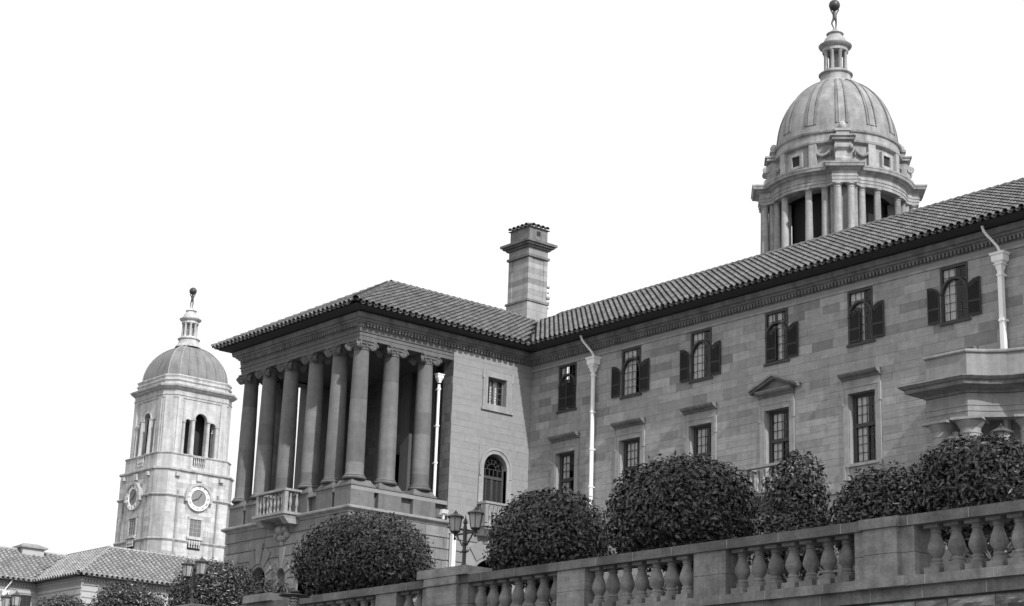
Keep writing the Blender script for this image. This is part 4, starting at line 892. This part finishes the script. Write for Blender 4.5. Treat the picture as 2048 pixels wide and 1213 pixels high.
# ---- far block in front of the clock tower
CYA, CYB = 15.9, 18.3
fb = thing('far_tiled_block', 'low pale stone block with hipped tile roof below the clock tower', 'building', (-95, 20, BZ))
FZ = -3.0; HX, HY = -85.4, 15.1; K = (.9, .65)     # eave height and hip corner
def farroof(p0, along, up, poly, m='ftile'):
    mb = MB(); pan(mb, p0, along, up, poly); o = obj('roof', mb, 'ftile', fb, tone=.6); tile_slope(o, p0, along, up, poly, 0, m='ftile', pitch=.55, exp=.5); return o
RUN = 6.2; RISE = 3.75; SL = math.hypot(RUN, RISE); DEP = 9.6
farroof((HX, HY, FZ), (0, 1, 0), (-RUN, 0, RISE), [(0, 0), (40, 0), (40, SL), (RUN, SL)])
farroof((HX, HY, FZ), (-1, 0, 0), (0, RUN, RISE), [(0, 0), (DEP, 0), (DEP + 7, SL), (RUN, SL)])
X2 = HX - DEP
farroof((X2, HY, FZ), (0, -1, 0), (-RUN, 0, RISE), [(0, 0), (40, 0), (40, SL), (-RUN, SL)])
mb = MB(); mb.add([(HX - RUN, HY + RUN, FZ + RISE), (HX - RUN, HY + 40, FZ + RISE), (HX - 16, HY + 40, FZ - 1), (HX - 16, HY + RUN, FZ + RISE - 1)], [(0, 1, 2, 3)]); obj('back_roof', mb, 'ftile', fb)
for a, b in (((HX, HY, FZ + .05), (HX - RUN, HY + RUN, FZ + RISE)), ((HX - RUN, HY + RUN, FZ + RISE), (HX - RUN, HY + 40, FZ + RISE)), ((X2 - RUN, HY + RUN, FZ + RISE), (X2 - RUN, HY - 40, FZ + RISE)), ((HX - RUN, HY + RUN, FZ + RISE), (X2 - RUN, HY + RUN, FZ + RISE))):
    A, B = Vector(a), Vector(b); mb = MB(); n = int((B - A).length / .5); d = (B - A).normalized()
    for k in range(n): mb.tube([A + d * (k * .5), A + d * (k * .5 + .5)], [.24, .19], 7, cap=False)
    obj('ridge_cap', mb.mesh('ridge_cap', smooth=50), 'ftile', fb, tone=1.25)
W0 = HX - .95; Y0 = HY + .95; X20 = X2 - .95
FPATH = [(W0, HY + 40), (W0, Y0), (X20, Y0), (X20, HY - 40)]; FPATH = [(W0, HY + 40), (W0, Y0), (X20 , Y0), (X20, HY - 40)]
FPATH = FPATH[::-1]; FPATH = [(x, y) for x, y in FPATH]
mb = MB(); mb.box(W0 - 12, W0, Y0, HY + 40, BZ, FZ + .2); mb.box(X20 - 14, X20, HY - 40, Y0 + 3, BZ, FZ + .2); obj('wall', mb, 'mortar', fb)
GA = frame((W0, 0), (0, 1), (1, 0)); GB = frame((0, Y0), (1, 0), (0, -1)); GC = frame((X20, 0), (0, 1), (1, 0))
wn = [(13.9, 15.5, -6.6, -4.25), (9.0, 10.6, -6.6, -4.25), (4.2, 5.8, -6.6, -4.25)]
ashlar(fb, GA, Y0, HY + 40, BZ, FZ - 1.0, [], 30, 'far', sp=.3, course=(.6, .62), ln=(3, 5), gapz=.09, proud=.06); ashlar(fb, GB, X20, W0 + .06, BZ, FZ - .1, [], 20, 'far', sp=.4, course=(.6, .62), ln=(3, 5), gapz=.09, proud=.06, ord=-1)
ashlar(fb, GC, HY - 40, Y0, BZ, FZ - 1.0, wn, 30, 'far', sp=.3, course=(.6, .62), ln=(3, 5), gapz=.05, proud=.06)
for (a, b, c_, d) in wn:
    mb = MB(); mb.fbox(GC, a - .2, b + .2, 0, .14, d, d + .25); mb.fbox(GC, a - .2, b + .2, 0, .14, c_ - .25, c_); mb.fbox(GC, a, b, 0, .05, d - .15, d); mb.fbox(GC, a, a + .12, 0, .06, c_, d - .15); mb.fbox(GC, b - .12, b, 0, .06, c_, d - .15); ww = obj('window', mb, 'far', fb)
    mb = MB(); mb.fbox(GC, a + .12, b - .12, .0, .02, c_, d - .15); obj('pane', mb, 'room', ww); mb = MB(); grid(mb, GC, a + .1, b - .1, c_, d - .15, 3, 4, .06, .06); obj('glazing_bars', mb, 'frame', ww)
for G, a, b in ((GA, Y0, HY + 40), (GB, X20 + .0, W0), (GC, HY - 40, Y0)):
    mb = MB(); mb.fbox(G, a, b, .0, .10, FZ - 1.0, FZ - .6); mb.fbox(G, a, b, .0, .3, FZ - .42, FZ - .2); obj('cornice', mb, 'far', fb, tone=.6); mb = MB(); mb.fbox(G, a, b, .0, .92, FZ - .19, FZ + .03); obj('eaves', mb, 'soffit', fb)
    mb = MB(); u = a
    while u < b: mb.fbox(G, u, u + .16, 0, .2, FZ - .6, FZ - .43); u += .32
    obj('dentil_course', mb, 'far', fb, kind='stuff')
downpipe(fb, GC, 12.4, -4.3, -12, neck=(.45, .75, -3.1), hop=1.1)
mb = MB(); mb.box(X2 - RUN - .9, X2 - RUN + .9, CYA, CYB, FZ + 2.5, FZ + RISE + .25); c2 = obj('chimney', mb, 'far', fb); mb = MB(); mb.box(X2 - RUN - 1.2, X2 - RUN + 1.2, CYA - .3, CYB + .3, FZ + RISE + .25, FZ + RISE + .45); mb.hexa([(x, y, FZ + RISE + .45) for y in (CYA - .2, CYB + .2) for x in (X2 - RUN - 1.1, X2 - RUN + 1.1)] + [(x, y, FZ + RISE + .8) for y in (CYA + .4, CYB - .4) for x in (X2 - RUN - .3, X2 - RUN + .3)]); obj('chimney_cap', mb, 'ftile', c2)
# ------------------------------------------------------------------ terrace balustrade on its retaining wall
bal = thing('terrace_balustrade', 'long weathered stone balustrade with vase balusters on top of the rough terrace wall', 'balustrade', (46, -38.9, GZ))
ZR, ZU, ZBb, ZP, ZK = -20.22, -20.40, -21.27, -21.44, -21.66; YF, YB = -39.12, -38.58; XL, XR = 14.0, 70.0
def rock(w, h, seed, dep=.09):
    n, m = 7, 5; rg = random.Random(seed); vs = []; fs = []
    for j in range(m):
        for i in range(n):
            e = 0 if i in (0, n - 1) or j in (0, m - 1) else 1
            vs.append((w * (i / (n - 1) - .5), -(e * (dep * .5 + dep * rg.random())), h * (j / (m - 1) - .5)))
    fs = [(j * n + i, j * n + i + 1, j * n + n + i + 1, j * n + n + i) for j in range(m - 1) for i in range(n - 1)]
    mb = MB(); mb.add(vs, fs); return mb
mb = MB(); mb.box(XL, XR, YF + .16, YB, GZ, ZK - .001); obj('retaining_wall', mb, 'mortar', bal, tone=.4)
rocks = [rock(.01 + 1.0, 1.0, s, .10).mesh('rough_stone') for s in range(8)]
for me in rocks: me.materials.append(M_['rubble'])
z = ZK - .015
for row in range(3):
    h = (.27, .34, .32)[row]; x = 42.0 + row * .3
    while x < 63:
        l = random.uniform(.55, 1.05); me = random.choice(rocks)
        obj('rough_stone', me, 'rubble', bal, Matrix.Translation((x + l / 2, YF + .155, z - h / 2)) @ Matrix.Diagonal((l - .025, 1, h - .025, 1)), tone=random.choice((.55, .7, .9, 1.2, 1.5))); x += l
    z -= h
def run(name, y0, y1, z0, z1, lens, m='bal', x0=XL, x1=XR, joint=.020, tn=(.8, 1.15)):
    """a course of long slabs butted end to end with pale mortar showing in the joints"""
    mb = MB(); mb.box(x0, x1, y0 + .008, y1 - .008, z0 + .006, z1 - .006); obj(name + '_bed', mb, 'trim', bal, tone=1.9)
    x = x0
    while x < x1 - .02:
        l = min(random.uniform(*lens), x1 - x); l = l if x1 - x - l > .3 else x1 - x; mb = MB(); e = .006; a, b = x + joint / 2, x + l - joint / 2
        mb.hexa([(u, v, w_) for w_ in (z0, z1) for v in (y0, y1) for u in (a, b)]); obj(name, mb, m, bal, tone=random.uniform(*tn)); x += l
PIERS = [(55.80, 57.12), (51.79, 52.64), (47.75, 48.62), (43.03, 44.72), (41.17, 42.00), (35.51, 36.61), (30.9, 32.7), (26.9, 27.7), (22.9, 23.7), (18.8, 20.5), (60.0, 60.9), (64.1, 65.0), (68.2, 69.98)]
run('coping_slab', YF - .02, YB + .02, ZU, ZR, (.9, 1.6), tn=(.55, .85)); run('plinth_slab', YF - .04, YB + .04, ZP, ZBb, (.8, 1.7), tn=(.95, 1.25)); run('base_course', YF + .06, YB, ZK, ZP, (.9, 1.5), tn=(.7, 1.0))
BAL = MB(); BAL.lathe(baluster_prof(.71, .155), (0, 0), 20); BAL.v = [(x, y, z + .13) for x, y, z in BAL.v]
BAL.box(-.16, .16, -.16, .16, 0, .128); BAL.box(-.15, .15, -.15, .15, .805, .868); BALM = BAL.mesh('baluster', smooth=40); BALM.materials.append(M_['bal'])
def inpier(x): return any(a - .17 < x < b + .17 for a, b in PIERS)
def baluster(x): obj('baluster', BALM, 'bal', bal, Matrix.Translation((x, -38.85, ZBb)) @ Matrix.Rotation(random.uniform(-.02, .02), 4, 'Z'), tone=random.uniform(.82, 1.12))
for (x0, n) in ((52.86, 7), (48.81, 7), (44.92, 7), (57.40, 6), (42.20, 2), (36.95, 10), (33.0, 6), (28.0, 6), (24.0, 6), (61.2, 7), (65.3, 7)):
    for i in range(n):
        if not inpier(x0 + .43 * i): baluster(x0 + .4275 * i)
for i, (a, b) in enumerate(PIERS):
    wide = b - a > 1.2; zc = (ZBb + ZU) / 2 - .02
    for (z0, z1) in ((ZBb, zc - .004), (zc + .004, ZU)):
        mb = MB(); mb.box(a, b, YF + .03, YB - .03, z0, z1); obj('pier_block', mb, 'bal', bal, tone=random.uniform(.92, 1.12))
        if wide: mb = MB(); mb.box(a + .27, b - .30, YF - .07, YF + .035, z0, z1); obj('pier_block', mb, 'bal', bal, tone=random.uniform(.95, 1.15))
    if wide: mb = MB(); mb.box(a + .22, b - .26, YF - .12, YF - .015, ZU - .002, ZR - .003); obj('coping_slab', mb, 'bal', bal, tone=1.05); mb = MB(); mb.box(a + .1, b - .12, YF - .13, YF - .03, ZP - .002, ZBb - .003); obj('plinth_slab', mb, 'bal', bal, tone=1.15)
for (a, b) in ((43.0, 44.80), (30.9, 32.7), (18.8, 20.5), (35.4, 36.7)):
    mb = MB(); mb.box(a, b, YF - .14, YB + .10, ZR + .002, ZR + .20); obj('pier_cap', mb, 'bal', bal, tone=1.1)
    if b - a > 1.5: mb = MB(); mb.hexa([(x, y, ZR + .20) for y in (YF - .14, YB + .1) for x in (a, b)] + [(x, y, ZR + .25) for y in (YF + .1, YB - .14) for x in (a + .3, b - .3)]); obj('pier_cap', mb, 'bal', bal, tone=1.1)

# ------------------------------------------------------------------ two-armed lamp posts
def lamp(x, y, z, label, sep=.375, s=1.0, glass_m='frost', group='two-armed lamp posts'):
    t = thing('lamp_post', label, 'lamp post', (x, y, z), group)
    P = lambda mb, name, m, par, sm=40: obj(name, mb.mesh(name, smooth=sm), m, par, T(x, y, z, 0, s))
    mb = MB(); mb.lathe([(.085, 0), (.085, .03), (.06, .05), (.045, .10), (.043, .31), (.06, .33), (.06, .37), (.045, .39), (.042, .50), (.06, .53), (.05, .57), (.042, .62), (.05, .80), (.042, .92), (.03, .97), (.055, 1.0), (.05, 1.03), (.012, 1.13), (.002, 1.2)], (0, 0), 14); post = P(mb, 'post', 'iron', t)
    mb = MB(); mb.tube([(-.155, 0, .345), (.155, 0, .345)], .018, 8); P(mb, 'ladder_bar', 'iron', post)
    mb = MB(); mb.tube([(-sep, 0, .76), (sep, 0, .76)], .022, 8); P(mb, 'arm', 'iron', t)
    for q in (-1, 1):
        mb = MB(); mb.tube([(q * .04, 0, .47), (q * .10, 0, .50), (q * .17, 0, .60), (q * .22, 0, .64), (q * .27, 0, .72), (q * .30, 0, .75)], .018, 7); mb.tube([(q * .27, 0, .72), (q * .30, 0, .70), (q * .31, 0, .73)], .016, 6); P(mb, 'scroll_bracket', 'iron', t)
        cx = q * sep
        mb = MB(); mb.lathe([(.018, .64), (.035, .68), (.02, .72), (.03, .76), (.05, .79), (.12, .83), (.125, .85)], (cx, 0), 6, a0=.3, a1=.3 + 2 * PI); base = P(mb, 'lantern', 'iron', t, 20)
        mb = MB(); mb.lathe([(.118, .85), (.165, 1.17)], (cx, 0), 6, a0=.3, a1=.3 + 2 * PI, cap=False); P(mb, 'lantern_glass', glass_m, base, 10)
        mb = MB()
        for k in range(6):
            a = .3 + k * PI / 3; mb.tube([(cx + .12 * math.cos(a), .12 * math.sin(a), .85), (cx + .168 * math.cos(a), .168 * math.sin(a), 1.17)], .010, 5)
        P(mb, 'lantern_bars', 'iron', base)
        mb = MB(); mb.lathe([(.165, 1.165), (.215, 1.165), (.215, 1.19), (.12, 1.235), (.06, 1.262), (.055, 1.285), (.02, 1.295), (.022, 1.32), (.006, 1.345)], (cx, 0), 6, a0=.3, a1=.3 + 2 * PI); P(mb, 'lantern_roof', 'iron', base, 20)
        mb = MB(); mb.tube([(cx, 0, .9), (cx, 0, 1.08)], [.035, .045], 10); P(mb, 'bulb', 'curtain', base)
    return t
lamp(44.22, -38.85, ZR + .25, 'dark iron lamp post with two hexagonal lanterns on the capped balustrade pier by the downpipe')
lamp(31.85, -38.75, ZR + .25, 'lamp post whose two lantern tops show behind the round shrub below the tiled far roof')
lamp(19.68, -38.6, ZR + .25, 'lamp post with two lanterns in front of the far block window')
lamp(54.6, -33.7, -19.0, 'broad lamp post whose two lantern roofs show above the clipped shrub under the columned porch', sep=.50, s=1.18)
for (x, y, z, h) in ((54.6, -33.7, -19.0, 1),):
    t = thing('lamp_pedestal', 'square stone pedestal carrying the lamp post behind the clipped shrub by the porch', 'pedestal', (x, y, TZ)); mb = MB(); mb.box(x - .35, x + .35, y - .35, y + .35, TZ, z); obj('pedestal_block', mb, 'bal', t); mb = MB(); mb.box(x - .42, x + .42, y - .42, y + .42, z - .18, z - .06); obj('pedestal_band', mb, 'bal', t)
# ------------------------------------------------------------------ modern garden light on a tall post
bx, by, bz = 43.70, -43.0, -21.06
t = thing('garden_light', 'modern louvred steel garden light with wide flat hood in front of the balustrade', 'lamp', (bx, by, GZ))
mb = MB(); mb.lathe([(.11, GZ), (.11, GZ + .04), (.055, GZ + .06), (.055, bz - .42)], (bx, by), 16); obj('post', mb.mesh('post', smooth=40), 'steel', t)
mb = MB(); mb.lathe([(.10, bz + .0), (.33, bz + .02), (.335, bz + .035), (.12, bz + .075), (.10, bz + .085)], (bx, by), 36); obj('hood', mb.mesh('hood', smooth=30), 'iron', t)
mb = MB(); mb.lathe([(.05, bz + .08), (.11, bz + .10), (.11, bz + .135), (.04, bz + .16)], (bx, by), 20); obj('cap', mb.mesh('cap', smooth=40), 'iron', t)
for k in range(6): mb = MB(); z = bz - .03 - k * .065; mb.lathe([(.095, z - .03), (.125, z - .045), (.128, z - .03), (.095, z)], (bx, by), 24); obj('louvre', mb.mesh('louvre', smooth=30), 'steel', t)
mb = MB(); mb.lathe([(.07, bz - .44), (.07, bz)], (bx, by), 16); obj('diffuser', mb.mesh('diffuser', smooth=40), 'white', t)
# small floodlight on the podium ledge
t = thing('floodlight', 'small white floodlight perched on the pavilion podium ledge beside the wall edge', 'floodlight', (.12, -5.95, -9.80))
mb = MB(); mb.box(.06, .18, -6.0, -5.9, -9.785, -9.55); obj('stand', mb, 'white', t)
mb = MB(); mb.hexa([(x, y, z) for z, o in ((-9.55, 0), (-9.28, .12)) for y in (-6.15, -5.75) for x in (.0 + o, .22 + o)]); obj('housing', mb, 'white', t)
mb = MB(); mb.box(.23, .25, -6.13, -5.77, -9.52, -9.40); obj('lens', mb, 'iron', t)

# ------------------------------------------------------------------ clipped shrubs and trees on the terrace
def crown_r(d, lump, ph):
    """radius factor in direction d (n,3)"""
    s = np.zeros(len(d))
    for k in range(7):
        a = ph[k]; s += np.sin(d @ a[:3] * a[4] + a[3]) / (1.5 + .35 * a[4])
    return 1 + lump * s
def shrub(name, label, c, rx, ry, ztop, zbot, dens, lump=.05, leaf=.11, sq=.75, trunk=None, loose=.06, tn=1.0, group='clipped shrubs along the terrace', cat='shrub', fill=.74, TZ=TZ, r0=None, allround=False):
    x0, y0 = c; zc = zbot + (ztop - zbot) * .42
    t = thing(name, label, cat, (x0, y0, TZ), group)
    ph = [np.concatenate([rng.normal(size=3) * 1.0, rng.uniform(0, 6.28, 1), rng.uniform(1.5, 6, 1)]) for _ in range(7)]
    def surf(d):
        r = crown_r(d, lump, ph); up = d[:, 2] > 0
        hxy = np.hypot(d[:, 0], d[:, 1]); k = np.where(up, sq, .8)
        n = (hxy ** (2 / k) + np.abs(d[:, 2]) ** (2 / k)) ** (-k / 2)      # squarish dome
        p = d * (n * r)[:, None]
        return np.stack([x0 + p[:, 0] * rx, y0 + p[:, 1] * ry, zc + np.where(up, p[:, 2] * (ztop - zc), p[:, 2] * (zc - zbot))], 1)
    # near-black hull, puts the shade inside the crown into its colour
    nu, nv = 40, 20; th = np.linspace(0, 2 * PI, nu, endpoint=False); fi = np.linspace(-PI / 2, PI / 2, nv)
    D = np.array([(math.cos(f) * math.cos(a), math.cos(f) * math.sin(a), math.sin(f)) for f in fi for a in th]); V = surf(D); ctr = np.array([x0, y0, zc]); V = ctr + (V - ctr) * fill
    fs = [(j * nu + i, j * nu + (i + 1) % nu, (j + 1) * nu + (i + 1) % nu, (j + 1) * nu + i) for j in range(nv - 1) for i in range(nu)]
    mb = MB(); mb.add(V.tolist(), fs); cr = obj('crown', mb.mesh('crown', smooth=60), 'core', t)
    area = 4 * PI * ((rx * ry) ** .8 + 2 * (rx * (ztop - zbot) / 2) ** .8) / 3; N = int(area * dens)
    d = rng.normal(size=(N, 3)); d /= np.linalg.norm(d, axis=1)[:, None]
    keep = np.ones(N, bool) if allround else (d @ np.array([CAM.x - x0, CAM.y - y0, 0]) / math.hypot(CAM.x - x0, CAM.y - y0)) > -.55; d = d[keep]; N = len(d)
    rad = np.where(rng.random(N) < loose, rng.uniform(1.0, 1.09, N), rng.uniform(fill + .04, 1.02, N))
    P = ctr + (surf(d) - ctr) * rad[:, None]
    nrm = d + rng.normal(size=(N, 3)) * .55 + np.array([0, 0, .25]); nrm /= np.linalg.norm(nrm, axis=1)[:, None]
    ax = np.cross(nrm, rng.normal(size=(N, 3))) + np.array([0, 0, -.35]); ax -= (ax * nrm).sum(1)[:, None] * nrm; ax /= np.linalg.norm(ax, axis=1)[:, None]
    sd = np.cross(nrm, ax); L = leaf * rng.uniform(.65, 1.25, N)[:, None]; Wd = L * rng.uniform(.19, .27, N)[:, None]
    b = P; m1 = P + ax * L * .45 + sd * Wd + nrm * L * .10; m2 = P + ax * L * .45 - sd * Wd + nrm * L * .10; tip = P + ax * L - nrm * L * .12
    V = np.stack([b, m1, tip, m2], 1).reshape(-1, 3); F_ = np.arange(4 * N).reshape(N, 4); T1 = F_[:, [0, 1, 2]]; T2 = F_[:, [0, 2, 3]]; tri = np.stack([T1, T2], 1).reshape(-1, 3)
    me = bpy.data.meshes.new('leaves'); me.vertices.add(len(V)); me.vertices.foreach_set('co', V.astype(np.float32).ravel()); me.loops.add(tri.size); me.loops.foreach_set('vertex_index', tri.ravel().astype(np.int32))
    me.polygons.add(len(tri)); me.polygons.foreach_set('loop_start', np.arange(0, tri.size, 3, dtype=np.int32)); me.update(calc_edges=True); me.validate()
    at = me.attributes.new('tone', 'FLOAT', 'FACE'); tv = np.repeat(rng.uniform(-.55, .8, N) + np.where(rng.random(N) < .10, 1.3, 0), 2); at.data.foreach_set('value', tv.astype(np.float32))  # glints painted in: some leaves get a much lighter tone
    obj('leaves', me, 'leaf', cr, kind='stuff', tone=tn)
    mb = MB(); tx, ty = trunk or (x0, y0); r0 = r0 or (.09 if rx > 1 else .06)
    mb.tube([(tx, ty, TZ - .05), (tx + .02, ty, TZ + (zbot - TZ) * .5), (x0 + (tx - x0) * .6, y0 + (ty - y0) * .6, zbot + .1), (x0, y0, zc)], [r0 * 1.3, r0, r0 * .9, r0 * .5], 9); tk = obj('trunk', mb.mesh('trunk', smooth=60), 'bark', t)
    for k in range(7):
        a = k * 2 * PI / 7 + .4; mb = MB(); zz = zbot - .1 + .1 * (k % 3)
        mb.tube([(tx + (x0 - tx) * .4, ty + (y0 - ty) * .4, zz - .35), (x0 + rx * .35 * math.cos(a), y0 + ry * .35 * math.sin(a), zz + .2), (x0 + rx * .6 * math.cos(a), y0 + ry * .6 * math.sin(a), zz + .75)], [r0 * .6, r0 * .45, r0 * .25], 6); obj('limb', mb.mesh('limb', smooth=60), 'bark', tk)
    return t
shrub('clipped_shrub', 'wide dense dome-clipped shrub between the lamp pier and the pavilion podium', (36.18, -36.0), 2.02, 1.7, -17.55, -19.95, 760, lump=.03, leaf=.115, sq=.86, loose=.04)
shrub('clipped_shrub', 'rounded dark shrub in front of the arched doorway, beside the lamp post', (43.88, -36.0), 1.48, 1.35, -17.83, -20.1, 760, lump=.045, leaf=.12, sq=.86)
shrub('clipped_shrub', 'large round glossy shrub in front of the lower windows next to the white downpipe', (48.35, -36.0), 1.78, 1.5, -17.58, -20.0, 760, lump=.045, leaf=.13, sq=.86)
shrub('loose_tree', 'small loose-leaved tree covering part of the balcony under the pediment', (51.1, -35.3), .76, .7, -17.72, -19.9, 520, lump=.12, leaf=.12, sq=.95, trunk=(51.35, -36.2), loose=.16, fill=.55, group='loose young trees on the terrace', cat='tree')
shrub('loose_tree', 'low spreading bush filling the gap at the foot of the small loose-leaved tree', (51.75, -36.2), 1.0, .7, -19.2, -20.5, 420, lump=.12, leaf=.11, sq=.95, loose=.14, fill=.6, group='loose young trees on the terrace', cat='bush')
shrub('clipped_shrub', 'mid-height sloping shrub leaning against the taller clipped shrub below the porch', (53.35, -35.2), 1.2, .9, -18.36, -20.2, 560, lump=.08, leaf=.115, sq=.85, loose=.08)
shrub('clipped_shrub', 'tall round clipped shrub directly below the columned porch', (56.45, -36.2), 1.36, 1.2, -18.30, -20.25, 780, lump=.04, leaf=.12, sq=.86)
shrub('clipped_shrub', 'round shrub at the foot of the pavilion podium corner, under the niche', (28.44, -36.0), 1.55, 1.4, -18.14, -20.3, 480, lump=.05, leaf=.12, sq=.88)
shrub('loose_tree', 'feathery low bush beside the balustrade end pier under the podium niche', (32.6, -36.8), .95, .7, -19.12, -20.8, 420, lump=.12, leaf=.11, sq=.95, loose=.2, fill=.55, group='loose young trees on the terrace', cat='bush')
shrub('clipped_shrub', 'small domed shrub in front of the lit wall of the far tiled block', (22.88, -36.0), 1.33, 1.2, -18.33, -20.3, 420, lump=.05, leaf=.12, sq=.75)
shrub('clipped_shrub', 'low small shrub in front of the shaded inner corner of the far block', (18.15, -36.0), 1.02, 1.0, -18.38, -20.3, 380, lump=.06, leaf=.12, sq=.8)
# stemmy plants showing between the balusters
def stem_plant(x, y, label, n=9, h=.8):
    t = thing('stem_plant', label, 'plant', (x, y, TZ), 'bare-stemmed plants behind the balusters')
    for k in range(n):
        a = random.uniform(0, 2 * PI); r = random.uniform(.2, .6); hh = h * random.uniform(.6, 1.15); mb = MB()
        mb.tube([(x + .04 * math.cos(a), y + .04 * math.sin(a), TZ), (x + r * .45 * math.cos(a), y + r * .3 * math.sin(a), TZ + hh * .6), (x + r * math.cos(a), y + r * .5 * math.sin(a), TZ + hh)], [.022, .016, .006], 6); s = obj('stem', mb.mesh('stem', smooth=60), 'stem', t, tone=random.uniform(.5, 1.3))
        mb = MB()
        for q in range(5):
            b = random.uniform(0, 2 * PI); px, py, pz = x + r * (.6 + .1 * q) * math.cos(a), y + r * .45 * math.sin(a), TZ + hh * (.6 + .1 * q); l = random.uniform(.1, .2)
            mb.add([(px, py, pz), (px + l * .5 * math.cos(b) + .02, py + l * .5 * math.sin(b), pz + .06), (px + l * math.cos(b), py + l * math.sin(b), pz + .02), (px + l * .5 * math.cos(b) - .02, py + l * .5 * math.sin(b), pz + .03)], [(0, 1, 2), (0, 2, 3)])
        obj('leaf_spray', mb, 'leaf', s, tone=1.8)
for i, (x, y) in enumerate(((58.0, -37.9), (58.75, -37.8), (57.3, -37.7), (55.0, -37.9), (54.2, -37.7), (50.6, -37.8), (49.6, -37.9), (46.4, -37.8), (53.3, -37.8))):
    stem_plant(x, y, 'bare-stemmed leafy plant seen through the gaps between the vase balusters')

# ------------------------------------------------------------------ an unseen tree added to shade the terrace (it stands to the right of the view)
shrub('added_shade_tree', 'unseen broad-crowned tree added beyond the terrace balustrade end to shade it', (68.3, -43.6), 6.2, 6.0, 9.0, -14.0, 120, lump=.10, leaf=.26, sq=.95, trunk=(73.0, -45.0), loose=.12, group='unseen trees added for terrace shade', cat='tree', fill=.72, TZ=GZ, r0=.45, allround=True)
# ------------------------------------------------------------------ lift everything so that the camera's ground is z = 0
for o in list(col.objects):
    if o.parent is None and o.type in ('MESH', 'EMPTY'):
        o.location.z += Z0
